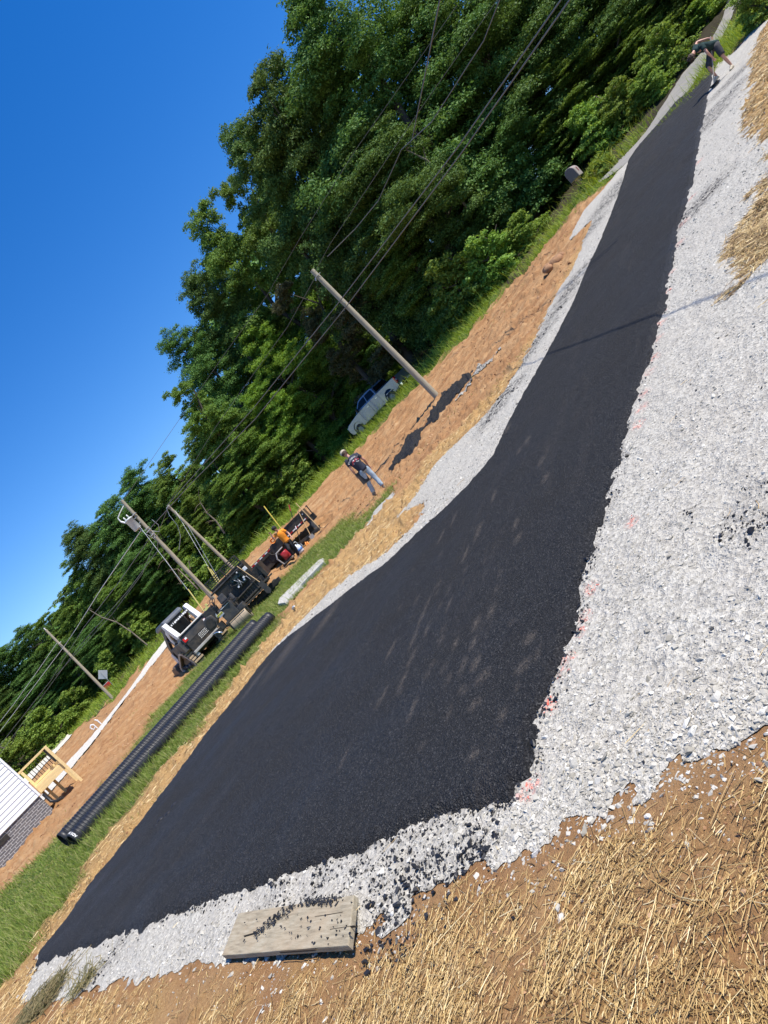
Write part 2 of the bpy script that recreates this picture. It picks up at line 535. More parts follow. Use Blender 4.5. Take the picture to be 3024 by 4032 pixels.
n_fine = fbm(GX, GY, 9.0, 3, 3)
n_mid = fbm(GX, GY, 1.7, 5, 4)
n_big = fbm(GX, GY, 0.35, 9, 3)
SD_A = sdist(GX, GY, PG['asphalt']) + n_fine * 0.035 + vnoise(GX, GY, 45, 4) * 0.022
_rag = n_fine * 0.16 + vnoise(GX, GY, 30, 8) * 0.06 + n_mid * 0.16
SD_G = np.minimum(sdist(GX, GY, PG['gravel']), np.minimum(sdist(GX, GY, PG['gravel2']), sdist(GX, GY, PG['spur']) + 0.01)) + _rag * np.clip(np.hypot(GX, GY) / 8, 0.7, 1.3)
_st = np.minimum(sdist(GX, GY, PG['straw1']), sdist(GX, GY, PG['straw2'])) + n_mid * 0.3 + n_fine * 0.25 + 0.08
SD_G = np.maximum(SD_G, -_st)
SD_W = np.minimum(sdist(GX, GY, PG['wroad'], 3), sdist(GX, GY, PG['wroad2'], 3)) + n_mid * 0.4 - 0.45
SD_R = sdist(GX, GY, PG['road'], 2) + n_mid * 0.12
SD_S = sdist(GX, GY, PG['spill']) + n_fine * 0.3
SD_V = verge_y(GX) - GY + n_mid * 1.2 + n_big * 0.8          # negative beyond the verge line
grass_d = sdist(GX, GY, PG['grass'], 1.5) + n_mid * 0.7 + n_fine * 0.2
a_grass = np.clip(0.5 - grass_d * 1.6, 0, 1)
a_verge = np.clip(0.5 - SD_V * 1.2, 0, 1)
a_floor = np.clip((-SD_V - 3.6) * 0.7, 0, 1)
_near = np.clip(1 - sdist(GX, GY, PG['gravel'], 1.5) * 0, 0, 1)
# straw lies on the banks beside the camera, along the asphalt and in two patches on the right
sb = sdist(GX, GY, PG['strawband'], 1.0)
a_straw = np.clip(0.75 - _st * 2.0, 0, 1)
a_straw = np.maximum(a_straw, np.clip(0.55 - sb * 1.4 + n_mid * 0.5, 0, 0.95))
_fore = np.clip((SD_G) * 4 - 0.1, 0, 1) * np.clip((9.5 - GY) * 0.6, 0, 1) * (SD_A > 0) * (GY < 5.2 + 0.6 * np.clip(-GX, 0, 6))
a_straw = np.maximum(a_straw, _fore * np.clip(0.68 + n_mid * 0.9 + n_big * 0.4, 0.2, 1.0))
a_straw = a_straw * (1 - a_grass * 0.7)

soil_n = fbm(GX * 0.45, GY, 3.0, 21, 4)                       # tilled soil: ridges running across the slope
lump = np.maximum(0, fbm(GX, GY, 6.0, 31, 3) - 0.12)
far_fade = np.clip(1.2 - np.hypot(GX, GY) / 90, 0.2, 1)
open_soil = (1 - a_verge) * (1 - 0.6 * a_grass)
soil_h = (soil_n * 0.10 + lump * 0.22 + n_mid * 0.05) * open_soil * np.clip((np.hypot(GX, GY) - 1.0) / 9, 0.12, 1.0)
soil_h += fbm(GX, GY, 14, 41, 3) * 0.018
soil_h += a_verge * n_mid * 0.25
_sdm = np.minimum(np.minimum(SD_A, SD_G), np.minimum(SD_R, SD_W))
flat = np.clip(_sdm / 0.25, 0, 1)
Z0 = GH + soil_h * flat - 0.05 * np.clip(-_sdm / 0.12 - 0.3, 0, 1)

def clip_sheet(name, field, z, mat, attrs=None, kind='structure', smooth=True):
    """the part of the ground grid where field < 0, cut exactly along field = 0"""
    ins = field < 0
    cnt = ins[TRI].sum(1)
    full = TRI[cnt == 3]
    P = np.stack([GX, GY, z], 1)
    A = {k: np.asarray(v) for k, v in (attrs or {}).items()}
    nv, nf, na = [P], [full], {k: [v] for k, v in A.items()}
    base = len(P)
    for want in (1, 2):
        t = TRI[cnt == want]
        if len(t) == 0: continue
        odd = ins[t] if want == 1 else ~ins[t]
        k = odd.argmax(1)
        r = np.arange(len(t))
        a, b, c = t[r, k], t[r, (k + 1) % 3], t[r, (k + 2) % 3]
        tb = field[a] / (field[a] - field[b])
        tc = field[a] / (field[a] - field[c])
        pb = P[a] + (P[b] - P[a]) * tb[:, None]
        pc = P[a] + (P[c] - P[a]) * tc[:, None]
        nv += [pb, pc]
        for q in A:
            na[q] += [A[q][a] + (A[q][b] - A[q][a]) * tb, A[q][a] + (A[q][c] - A[q][a]) * tc]
        ib, ic = base + r, base + len(t) + r
        base += 2 * len(t)
        if want == 1:
            nf.append(np.stack([a, ib, ic], 1))
        else:
            nf += [np.stack([ib, b, c], 1), np.stack([ib, c, ic], 1)]
    V, T = np.concatenate(nv), np.concatenate(nf)
    used = np.unique(T)
    rm = np.full(len(V), -1)
    rm[used] = np.arange(len(used))
    T = rm[T][:, ::-1]
    return link(name, np_mesh(name, V[used], T, mat, smooth=smooth, attrs={q: np.concatenate(na[q])[used] for q in A}), kind=kind)

# --- ground material
def ground_mat():
    m, nt, p = new_mat('soil')
    v = coords(nt)
    vs = coords(nt, (0.5, 1.0, 1.0))
    n1 = noise(nt, vs, 1.6, 8, 0.65)
    n2 = noise(nt, v, 22.0, 6, 0.7)
    soil = ramp(nt, n1, [(0.25, (0.22, 0.108, 0.046)), (0.45, (0.355, 0.195, 0.086)), (0.6, (0.44, 0.27, 0.13)), (0.8, (0.53, 0.37, 0.205))])
    soil = mix(nt, mapr(nt, n2, 0.35, 0.7, 0.0, 0.45), soil, (0.26, 0.13, 0.065))
    n3 = noise(nt, v, 60.0, 4, 0.7)
    strawc = ramp(nt, n3, [(0.3, (0.24, 0.13, 0.05)), (0.5, (0.42, 0.26, 0.10)), (0.68, (0.62, 0.46, 0.22))])
    sfac = math_n(nt, 'MULTIPLY', attr(nt, 'straw'), mapr(nt, n2, 0.3, 0.6, 0.45, 1.0))
    c = mix(nt, sfac, soil, strawc)
    gcol = ramp(nt, n2, [(0.3, (0.035, 0.065, 0.015)), (0.6, (0.075, 0.13, 0.03)), (0.8, (0.13, 0.17, 0.05))])
    gf = math_n(nt, 'MULTIPLY', math_n(nt, 'MAXIMUM', attr(nt, 'grass'), attr(nt, 'verge')), mapr(nt, noise(nt, v, 5.0, 5), 0.25, 0.5, 0.35, 1.0))
    c = mix(nt, gf, c, gcol)
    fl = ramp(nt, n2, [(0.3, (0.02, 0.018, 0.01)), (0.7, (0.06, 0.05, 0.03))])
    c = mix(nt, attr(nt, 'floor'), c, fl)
    nt.links.new(c, p.inputs['Base Color'])
    p.inputs['Roughness'].default_value = 0.95
    p.inputs['Specular IOR Level'].default_value = 0.15
    bump(nt, p, noise(nt, v, 35.0, 6, 0.75), 0.9, 0.035)
    return m

def asphalt_mat():
    m, nt, p = new_mat('fresh_asphalt')
    v = coords(nt)
    n = noise(nt, v, 240.0, 3, 0.7)
    big = noise(nt, v, 0.9, 4, 0.6)
    vg = nd(nt, 'ShaderNodeTexVoronoi')
    vg.inputs['Scale'].default_value = 125.0
    nt.links.new(v, vg.inputs['Vector'])
    sg = nd(nt, 'ShaderNodeSeparateColor')
    nt.links.new(vg.outputs['Color'], sg.inputs[0])
    c = ramp(nt, sg.outputs[0], [(0.0, (0.0035, 0.0033, 0.0032)), (0.5, (0.0115, 0.0110, 0.0106)), (0.85, (0.032, 0.031, 0.030)), (1.0, (0.105, 0.102, 0.098))])
    c = mix(nt, mapr(nt, noise(nt, v, 38.0, 5, 0.85), 0.46, 0.66, 0.0, 0.75), c, (0.034, 0.0325, 0.031))
    c = mix(nt, mapr(nt, big, 0.35, 0.7, 0.0, 0.3), c, (0.022, 0.0212, 0.0205))
    dust = math_n(nt, 'MULTIPLY', attr(nt, 'dust'), mapr(nt, noise(nt, v, 34.0, 6, 0.8), 0.42, 0.60), True)
    c = mix(nt, dust, c, (0.17, 0.14, 0.11))
    nt.links.new(c, p.inputs['Base Color'])
    nt.links.new(mapr(nt, big, 0.3, 0.7, 0.5, 0.85), p.inputs['Roughness'])
    p.inputs['Specular IOR Level'].default_value = 0.28
    vo = nd(nt, 'ShaderNodeTexVoronoi')
    vo.inputs['Scale'].default_value = 110.0
    nt.links.new(v, vo.inputs['Vector'])
    bump(nt, p, math_n(nt, 'ADD', vo.outputs['Distance'], math_n(nt, 'MULTIPLY', noise(nt, v, 40.0, 4, 0.7), 1.5)), 1.0, 0.014)
    return m

def gravel_mat(name='limestone_gravel', tint=(1, 1, 1)):
    m, nt, p = new_mat(name)
    v = coords(nt)
    vo = nd(nt, 'ShaderNodeTexVoronoi')
    vo.inputs['Scale'].default_value = 42.0
    nt.links.new(v, vo.inputs['Vector'])
    vo2 = nd(nt, 'ShaderNodeTexVoronoi')
    vo2.inputs['Scale'].default_value = 120.0
    nt.links.new(v, vo2.inputs['Vector'])
    sep = nd(nt, 'ShaderNodeSeparateColor')
    nt.links.new(vo.outputs['Color'], sep.inputs[0])
    c = ramp(nt, sep.outputs[0], [(0.0, (0.31, 0.293, 0.252)), (0.45, (0.42, 0.40, 0.35)), (1.0, (0.51, 0.49, 0.43))])
    c = mix(nt, mapr(nt, noise(nt, v, 1.1, 5), 0.45, 0.7, 0, 0.35), c, (0.38, 0.345, 0.29))
    c = mix(nt, mapr(nt, noise(nt, v, 90, 4, 0.7), 0.3, 0.45, 0.2, 0), c, (0.25, 0.24, 0.21))
    dk = math_n(nt, 'MULTIPLY', attr(nt, 'dark'), mapr(nt, noise(nt, v, 14, 5, 0.75), 0.46, 0.56), True)
    c = mix(nt, dk, c, (0.015, 0.015, 0.018))
    pk = math_n(nt, 'MULTIPLY', attr(nt, 'paint'), mapr(nt, noise(nt, v, 22, 5, 0.8), 0.46, 0.62, 0, 0.8), True)
    c = mix(nt, pk, c, (0.70, 0.20, 0.14))
    c = mix(nt, 1.0, c, tint, 'MULTIPLY')
    nt.links.new(c, p.inputs['Base Color'])
    p.inputs['Roughness'].default_value = 0.9
    p.inputs['Specular IOR Level'].default_value = 0.25
    h = math_n(nt, 'ADD', vo.outputs['Distance'], math_n(nt, 'MULTIPLY', vo2.outputs['Distance'], 0.5))
    bump(nt, p, h, 0.7, 0.015)
    return m

def road_mat():
    m, nt, p = new_mat('old_road')
    v = coords(nt)
    n = noise(nt, v, 60, 5, 0.7)
    c = ramp(nt, n, [(0.3, (0.15, 0.145, 0.13)), (0.7, (0.27, 0.26, 0.235))])
    c = mix(nt, mapr(nt, noise(nt, coords(nt, (1, 0.25, 1)), 1.2, 5), 0.4, 0.7, 0, 0.55), c, (0.34, 0.31, 0.26))
    nt.links.new(c, p.inputs['Base Color'])
    p.inputs['Roughness'].default_value = 0.9
    bump(nt, p, n, 0.4, 0.01)
    return m

MAT_GROUND, MAT_ASPHALT, MAT_GRAVEL, MAT_ROAD = ground_mat(), asphalt_mat(), gravel_mat(), road_mat()

# dark crumbs tipped over the gravel, pink paint dashes along the edge, dust scuffs on the asphalt (photo pixel centre, radius in m)
DARK = [(1650, 3330, .28), (1760, 3330, .22), (1560, 3420, .2), (1830, 3360, .16), (1700, 3420, .16), (1480, 3390, .15), (1560, 3560, .14), (1610, 3640, .2), (1575, 3720, .22), (1520, 3800, .17), (1780, 3480, .16),
        (450, 3770, .18), (2720, 2045, .05), (2975, 2000, .15), (2890, 2025, .07), (3010, 2070, .12), (3060, 1990, .2), (1300, 3430, .16), (1090, 3530, .15),
        (2270, 1090, .35), (2240, 1150, .35), (2190, 1230, .35), (2130, 1330, .35), (2060, 1430, .35), (1990, 1560, .4), (1940, 1640, .3), (2450, 720, .5), (2400, 790, .5), (2330, 900, .4),
        (2880, 320, .5), (2840, 410, .5), (2800, 480, .4), (2760, 800, .4), (1910, 1430, .6), (1850, 1500, .6), (2700, 880, .2)]
a_dark = np.zeros(GX.shape)
for px, py, r in DARK:
    g = gp(px, py)
    sc = 1.0 + 0.03 * g.y
    a_dark = np.maximum(a_dark, np.clip(1.5 - np.hypot(GX - g.x, GY - g.y) / (r * sc), 0, 1))
a_dark = np.maximum(a_dark, np.clip(1 - SD_A / 0.10, 0, 1) * (vnoise(GX, GY, 12, 77) > 0.05) * (GY < 6))
PAINT = [(2640, 1080), (2622, 1160), (2610, 1230), (2600, 1280), (2590, 1340), (2572, 1420), (2556, 1480), (2540, 1560), (2528, 1620), (2512, 1680), (2668, 960), (2690, 880), (2720, 780), (2747, 640),
         (2333, 2330), (2300, 2440), (2285, 2500), (2247, 2610), (2230, 2670), (2175, 2800), (2100, 3100), (2076, 3138), (2490, 2070)]
a_paint = np.zeros(GX.shape)
for px, py in PAINT:
    g = gp(px + 9, py)
    a_paint = np.maximum(a_paint, np.clip(1.6 - np.hypot((GX - g.x) * 1.0, (GY - g.y) * 0.75) / (0.022 + 0.0045 * g.y), 0, 1))
DUST = [(1150, 2560, .5, 2.4), (1300, 2440, .3, 1.8), (1010, 2700, .25, 1.5), (2010, 1700, .10, .5), (2090, 1750, .09, .35), (2150, 1830, .09, .35), (2060, 1790, .07, .3), (2165, 1900, .08, .35), (1960, 1970, .06, .5), (1900, 2110, .07, .6),
        (1850, 2200, .05, .5), (2050, 2080, .06, .35), (2060, 2140, .07, .3), (1680, 2450, .06, .4), (1650, 2530, .06, .5), (1700, 2500, .05, .3), (1560, 2580, .06, .5), (1640, 2610, .06, .4), (1900, 2480, .07, .3),
        (1960, 2430, .06, .3), (1610, 2700, .05, .5), (1530, 2760, .04, .4), (1900, 2640, .07, .25), (1890, 2560, .06, .25), (2110, 2540, .09, .16), (2090, 2650, .1, .2), (1850, 2650, .06, .3), (1930, 2690, .1, .2), (1820, 2560, .05, .25),
        (1650, 2820, .05, .4), (1900, 2800, .08, .16), (2010, 2850, .06, .16), (1380, 3010, .03, .4), (1900, 3000, .08, .14), (1700, 2400, .04, .5), (1790, 2400, .04, .4), (1750, 2130, .05, .6), (1800, 2060, .04, .6)]
_rd = random.Random(3)
for _ in range(42):
    DUST.append((_rd.gauss(1780, 190), _rd.gauss(2420, 330), _rd.uniform(.025, .06), _rd.uniform(.10, .32)))
a_dust = np.zeros(GX.shape)
for k, (px, py, w, l) in enumerate(DUST):
    g = gp(px, py)
    an = R(-38) if k > 2 else R(-52)
    dx, dy = GX - g.x, GY - g.y
    a, b = dx * math.sin(an) * -1 + dy * math.cos(an) * 0.0 + dy * 0.6, dx * math.cos(an) - dy * math.sin(an) * -1
    s, c = math.sin(R(62)), math.cos(R(62))
    al, ac = dx * c + dy * s, -dx * s + dy * c
    a_dust = np.maximum(a_dust, np.clip(1.35 - np.sqrt((al / (l * 0.36)) ** 2 + (ac / (w * 0.65)) ** 2), 0, 1) * ((0.7 if k < len(DUST) - 42 else 0.42) if k > 2 else 0.55))
_al = GX * math.cos(R(58)) + GY * math.sin(R(58))
_ac = -GX * math.sin(R(58)) + GY * math.cos(R(58))
a_dust = np.maximum(a_dust, np.clip((fbm(_al * 0.12, _ac * 1.0, 4.0, 61, 3) - 0.34) * 1.2, 0, 0.07))

keep = ~((SD_A < -0.35) | (SD_G < -0.35) | (SD_W < -0.8))
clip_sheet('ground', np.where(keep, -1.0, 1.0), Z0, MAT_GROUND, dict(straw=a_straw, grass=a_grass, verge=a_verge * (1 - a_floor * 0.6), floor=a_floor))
_gi = np.clip(-SD_G * 5, 0, 1)
zg = GH + 0.004 + (n_fine * 0.018 + n_mid * 0.03 + 0.022) * _gi
g_under = np.where(SD_A < -0.12, 1.0, SD_G)
clip_sheet('gravel_bed', g_under, zg, MAT_GRAVEL, dict(dark=a_dark * np.clip((np.hypot(GX, GY) - 5) / 6, 0.2, 1), paint=a_paint))
za = GH + 0.055 * np.clip(-SD_A / 0.09, 0, 1) ** 0.6 + 0.012 + n_mid * 0.012 + vnoise(GX, GY, 60, 14) * 0.010 * np.clip(1 + SD_A / 0.35, 0.25, 1)
ZA = za
clip_sheet('asphalt_driveway', SD_A, za, MAT_ASPHALT, dict(dust=a_dust))
clip_sheet('gravel_road', SD_W, GH + 0.05 + n_fine * 0.03, gravel_mat('white_gravel', (1.45, 1.45, 1.45)), dict(dark=a_dark * 0, paint=a_paint * 0))
clip_sheet('old_road', SD_R, GH + 0.03, MAT_ROAD)
zs = GH + soil_h + 0.14 * np.clip(-SD_S * 2.2, 0, 1) ** 0.7 + n_fine * 0.05
tag(clip_sheet('asphalt_spill', SD_S, zs, MAT_ASPHALT, dict(dust=a_dust * 0), kind='stuff'), 'ridge of loose black asphalt spilled on the brown bank', 'asphalt')
g3 = sdist(GX, GY, PG['gravel3']) + n_fine * 0.35
tag(clip_sheet('gravel_spill', g3, GH + soil_h + 0.03 + n_fine * 0.03, MAT_GRAVEL, dict(dark=a_dark, paint=a_paint * 0), kind='stuff'), 'pale gravel strewn beside the black asphalt ridge', 'gravel')
# coarse land behind the camera and out to the horizon
bv, bf = [], []
_br = [0.0, 4, 12, 30, 60, 120, 165]
for r in _br + [400, 900]:
    for k in range(72):
        a = 2 * math.pi * k / 72
        x, y = r * math.sin(a), r * math.cos(a)
        rr_ = min(r, 150.0)
        h = hz(rr_ * math.sin(a), rr_ * math.cos(a)) if r else 0.0
        inside = abs(((math.degrees(a) + 180) % 360) - 180) < 67
        bv.append((x, y, h - (1.2 if inside and r < 160 else 0.06)))
for i in range(len(_br) + 1):
    for k in range(72):
        bf.append((i * 72 + k, (i + 1) * 72 + k, (i + 1) * 72 + (k + 1) % 72, i * 72 + (k + 1) % 72))
m, nt, p = new_mat('far_land')
nt.links.new(ramp(nt, noise(nt, coords(nt), 0.2, 6), [(0.35, (0.05, 0.08, 0.02)), (0.65, (0.22, 0.15, 0.08))]), p.inputs['Base Color'])
p.inputs['Roughness'].default_value = 1.0
link('terrain', np_mesh('terrain', bv, np.array(bf)[:, ::-1], m), kind='structure')
# ------------------------------------------------------------------ loose stuff: stones, crumbs, straw, grass
def scatter_az(n, az0, az1, r0, r1, power=0.0):
    """random ground points, even per picture area in (azimuth, log distance) when power = 0"""
    az = np.radians(rng.uniform(az0, az1, n))
    t = rng.uniform(0, 1, n)
    if power:
        r = (r0 ** power + t * (r1 ** power - r0 ** power)) ** (1 / power)
    else:
        r = r0 * (r1 / r0) ** t
    return np.sin(az) * r, np.cos(az) * r

def rot_mats(n, tilt=math.pi):
    """random rotations"""
    q = rng.normal(size=(n, 4))
    q /= np.linalg.norm(q, axis=1)[:, None]
    w, x, y, z = q.T
    return np.stack([np.stack([1 - 2 * (y * y + z * z), 2 * (x * y - z * w), 2 * (x * z + y * w)], -1),
                     np.stack([2 * (x * y + z * w), 1 - 2 * (x * x + z * z), 2 * (y * z - x * w)], -1),
                     np.stack([2 * (x * z - y * w), 2 * (y * z + x * w), 1 - 2 * (x * x + y * y)], -1)], 1)

def rock_templates(k=8, n=11):
    out = []
    for _ in range(k):
        bm = bmesh.new()
        p = rng.normal(size=(n, 3))
        p /= np.linalg.norm(p, axis=1)[:, None]
        p *= np.array([1.0, 0.75, 0.55]) * rng.uniform(0.85, 1.1, (n, 1))
        for q in p: bm.verts.new(q)
        r = bmesh.ops.convex_hull(bm, input=bm.verts)
        bmesh.ops.delete(bm, geom=[g for g in r['geom_interior'] if isinstance(g, bmesh.types.BMVert)], context='VERTS')
        bmesh.ops.triangulate(bm, faces=bm.faces)
        bm.verts.ensure_lookup_table()
        bm.verts.index_update()
        out.append((np.array([v.co for v in bm.verts]), np.array([[v.index for v in f.verts] for f in bm.faces])))
        bm.free()
    return out
ROCKS = rock_templates()

def rocks(x, y, z, s, flat=0.75):
    vs, fs, o = [], [], 0
    kind = rng.integers(0, len(ROCKS), len(x))
    for k, (tv, tf) in enumerate(ROCKS):
        i = np.where(kind == k)[0]
        if len(i) == 0: continue
        m = rot_mats(len(i))
        v = np.einsum('nij,kj->nki', m, tv) * s[i, None, None]
        v[:, :, 2] *= flat
        v += np.stack([x[i], y[i], z[i]], -1)[:, None]
        f = tf[None] + (np.arange(len(i)) * len(tv))[:, None, None] + o
        vs.append(v.reshape(-1, 3)); fs.append(f.reshape(-1, 3))
        o += len(i) * len(tv)
    return np.concatenate(vs), np.concatenate(fs)

def grid_val(arr, x, y):
    """value of a ground-grid array at points"""
    az, r = np.degrees(np.arctan2(x, y)), np.hypot(x, y)
    i = np.clip((az - AZ0) / (AZ1 - AZ0) * (NA - 1), 0, NA - 1.001)
    j = np.clip(np.log(r / 0.55) / math.log(170 / 0.55) * (RN - 1), 0, RN - 1.001)
    i0, j0 = i.astype(int), j.astype(int)
    fi, fj = i - i0, j - j0
    g = arr.reshape(RN, NA)
    return (g[j0, i0] * (1 - fi) + g[j0, i0 + 1] * fi) * (1 - fj) + (g[j0 + 1, i0] * (1 - fi) + g[j0 + 1, i0 + 1] * fi) * fj

STONE = island_mat('crushed_limestone', [(0.0, (0.27, 0.25, 0.205)), (0.2, (0.39, 0.367, 0.312)), (0.7, (0.49, 0.465, 0.405)), (0.93, (0.58, 0.555, 0.49)), (1.0, (0.65, 0.63, 0.57))], 0.85, 0.25, 70, 0.35)
CRUMB = island_mat('asphalt_crumb', [(0, (0.006, 0.006, 0.007)), (1, (0.024, 0.024, 0.027))], 0.5, 0.5)
PINK = island_mat('painted_stone', [(0, (0.78, 0.15, 0.10)), (0.5, (0.62, 0.24, 0.19)), (1, (0.50, 0.36, 0.31))], 0.7, 0.3)

x, y = scatter_az(230000, -52, 58, 1.9, 24.0, -0.25)
d = grid_val(SD_G, x, y)
a = grid_val(SD_A, x, y)
dk = grid_val(a_dark, x, y)
fr = np.hypot(x, y)
edge = np.clip(1 + d / 0.5, 0, 1)                              # coarser stones roll to the rim
s = np.exp(rng.normal(math.log(0.0060), 0.52, len(x))) * (1 + 0.55 * edge * (rng.random(len(x)) < 0.5)) * np.clip(fr / 7, 1, 1.7)
s = np.clip(s, 0.0035, 0.034)
clumpy = vnoise(x, y, 1.3, 91) + 0.5 * vnoise(x, y, 4, 92)
okg = ((d < 0) | ((d < 0.35) & (rng.random(len(x)) < 0.35 * np.exp(-d / 0.09)))) & (a > -0.015) & (rng.random(len(x)) > 0.25 - clumpy * 0.9 - edge * 0.5)
zz = grid_val(zg, x, y)
bare = d >= 0
zz[bare] = grid_val(Z0, x[bare], y[bare])
dark = okg & (rng.random(len(x)) < dk * np.clip(vnoise(x, y, 9, 33) + 0.5 + vnoise(x, y, 3, 34), 0, 1) * 0.9)
pk = okg & ~dark & (rng.random(len(x)) < grid_val(a_paint, x, y) * 0.30)
wh = okg & ~dark & ~pk
v, f = rocks(x[wh], y[wh], zz[wh] + s[wh] * 0.02, s[wh])
tag(link('gravel_stones', np_mesh('gravel_stones', v, f, STONE), kind='stuff'), 'loose white crushed limestone beside the black asphalt', 'gravel')
v, f = rocks(x[pk], y[pk], zz[pk] + s[pk] * 0.2, s[pk])
tag(link('painted_gravel', np_mesh('painted_gravel', v, f, PINK), kind='stuff'), 'gravel sprayed with pink marking paint along the asphalt edge', 'marking paint')
# crumbs on the gravel, along the torn edge of the mat and on the board side
x2, y2 = scatter_az(60000, -50, 50, 2.0, 20.0, -0.3)
d2, a2 = grid_val(SD_G, x2, y2), grid_val(SD_A, x2, y2)
k2 = grid_val(a_dark, x2, y2)
pr = np.maximum(k2 * np.clip(vnoise(x2, y2, 7, 51) * 2.2 + vnoise(x2, y2, 2.2, 55) + 0.35, 0, 1), np.clip(1 - a2 / 0.10, 0, 1) * 0.75 * (a2 > -0.03) * (y2 < 12))
pr = np.maximum(pr, 0.004 * (d2 < 0.4))
ok2 = (rng.random(len(x2)) < pr) & (a2 > -0.03)
x2, y2, d2 = x2[ok2], y2[ok2], d2[ok2]
s2 = np.clip(np.exp(rng.normal(math.log(0.009), 0.45, len(x2))), 0.004, 0.03) * np.clip(np.hypot(x2, y2) / 8, 1, 1.6)
z2 = np.maximum(np.where(d2 < 0, grid_val(zg, x2, y2), grid_val(Z0, x2, y2)), 0 * x2 + grid_val(np.where(SD_A < 0, ZA - 0.02, -9), x2, y2))
v, f = rocks(np.concatenate([x[dark], x2]), np.concatenate([y[dark], y2]), np.concatenate([zz[dark] + 0.004, z2 + s2 * 0.45]), np.concatenate([s[dark], s2]))
tag(link('asphalt_crumbs', np_mesh('asphalt_crumbs', v, f, CRUMB), kind='stuff'), 'black asphalt crumbs scattered over the white gravel', 'asphalt')

# clods on the tilled soil
x, y = scatter_az(60000, -48, 48, 1.6, 60, 0.25)
g = grid_val(a_grass, x, y) + grid_val(a_verge, x, y)
ok = (grid_val(_sdm, x, y) > 0.05) & (g < 0.3) & (rng.random(len(x)) < 0.45 + vnoise(x, y, 0.8, 13)) & (SD_V.min() < 99)
x, y = x[ok], y[ok]
s = np.clip(np.exp(rng.normal(math.log(0.010), 0.5, len(x))), 0.003, 0.04) * np.clip(np.hypot(x, y) / 9, 0.45, 2.4)
v, f = rocks(x, y, grid_val(Z0, x, y) + s * 0.05, s, 0.8)
CLOD = island_mat('clay_clod', [(0, (0.20, 0.10, 0.05)), (0.5, (0.36, 0.20, 0.105)), (1, (0.48, 0.31, 0.18))], 0.95, 0.1, 50, 0.5)
tag(link('soil_clods', np_mesh('soil_clods', v, f, CLOD), kind='stuff'), 'crumbled brown clods over the tilled earth bank', 'soil')

def strands(x, y, z, ln, w, az, lift, bend, segs=2):
    """flat bent strips with a small ridge; returns verts, quads"""
    n = len(x)
    t = np.linspace(-0.5, 0.5, segs + 1)
    dx, dy = np.cos(az), np.sin(az)
    pts = []
    for tt in t:
        cx = x + dx * ln * tt - dy * bend * (0.25 - tt * tt) * 4
        cy = y + dy * ln * tt + dx * bend * (0.25 - tt * tt) * 4
        cz = z + lift * (tt + 0.5)
        for sgn, up in ((-1, -0.25), (0, 0.35), (1, -0.25)):
            pts.append(np.stack([cx - dy * w * sgn * 0.5, cy + dx * w * sgn * 0.5, cz + w * up], -1))
    V = np.stack(pts, 1)
    k = 3 * (segs + 1)
    fs = []
    for s_ in range(segs):
        for c_ in range(2):
            i = s_ * 3 + c_
            fs.append([i, i + 1, i + 4, i + 3])
    Fq = np.array(fs)[None] + (np.arange(n) * k)[:, None, None]
    return V.reshape(-1, 3), Fq.reshape(-1, 4)

STRAW = island_mat('straw', [(0, (0.12, 0.065, 0.025)), (0.25, (0.28, 0.17, 0.06)), (0.6, (0.45, 0.30, 0.115)), (0.9, (0.60, 0.44, 0.19)), (1, (0.76, 0.64, 0.38))], 0.55, 0.4)
x, y = scatter_az(640000, -55, 62, 0.9, 34.0, -0.15)
dn = grid_val(a_straw, x, y)
sd = grid_val(_sdm, x, y)
fr = np.hypot(x, y)
cl = fbm(x, y, 1.6, 71, 3)
ok = (rng.random(len(x)) < np.clip(dn * (1.0 + cl * 2.0), 0, 1) * np.where(fr < 6, 0.85, 0.85)) & (sd > -0.04)
few = (sd > -1.2) & (rng.random(len(x)) < 0.0009) & (grid_val(SD_A, x, y) > 0)
ok |= few
x, y, fr = x[ok], y[ok], fr[ok]
n = len(x)
ln = np.where(rng.random(n) < 0.045, rng.uniform(0.10, 0.26, n), 0.008 + 0.10 * rng.random(n) ** 2.3)
w = rng.uniform(0.0013, 0.0036, n) * np.clip(fr / 4.0, 1, 2.6)
ln = ln * np.clip(fr / 7, 1, 1.5)
flow = np.radians(62) + vnoise(x, y, 0.9, 73) * 1.6
azs = np.where(rng.random(n) < 0.45, flow + rng.normal(0, 0.35, n), rng.uniform(0, math.pi, n))
zb = np.where(grid_val(SD_G, x, y) < 0, grid_val(zg, x, y) + 0.012, grid_val(Z0, x, y)) + rng.uniform(0.001, 0.022, n) * np.clip(grid_val(a_straw, x, y) + 0.3, 0, 1)
v, f = strands(x, y, zb, ln, w, azs, rng.normal(0, 0.035, n) * ln, rng.normal(0, 0.07, n) * ln)
tag(link('straw', np_mesh('straw', v, f, STRAW), kind='stuff'), 'dry golden straw mulch scattered over the brown earth', 'straw')

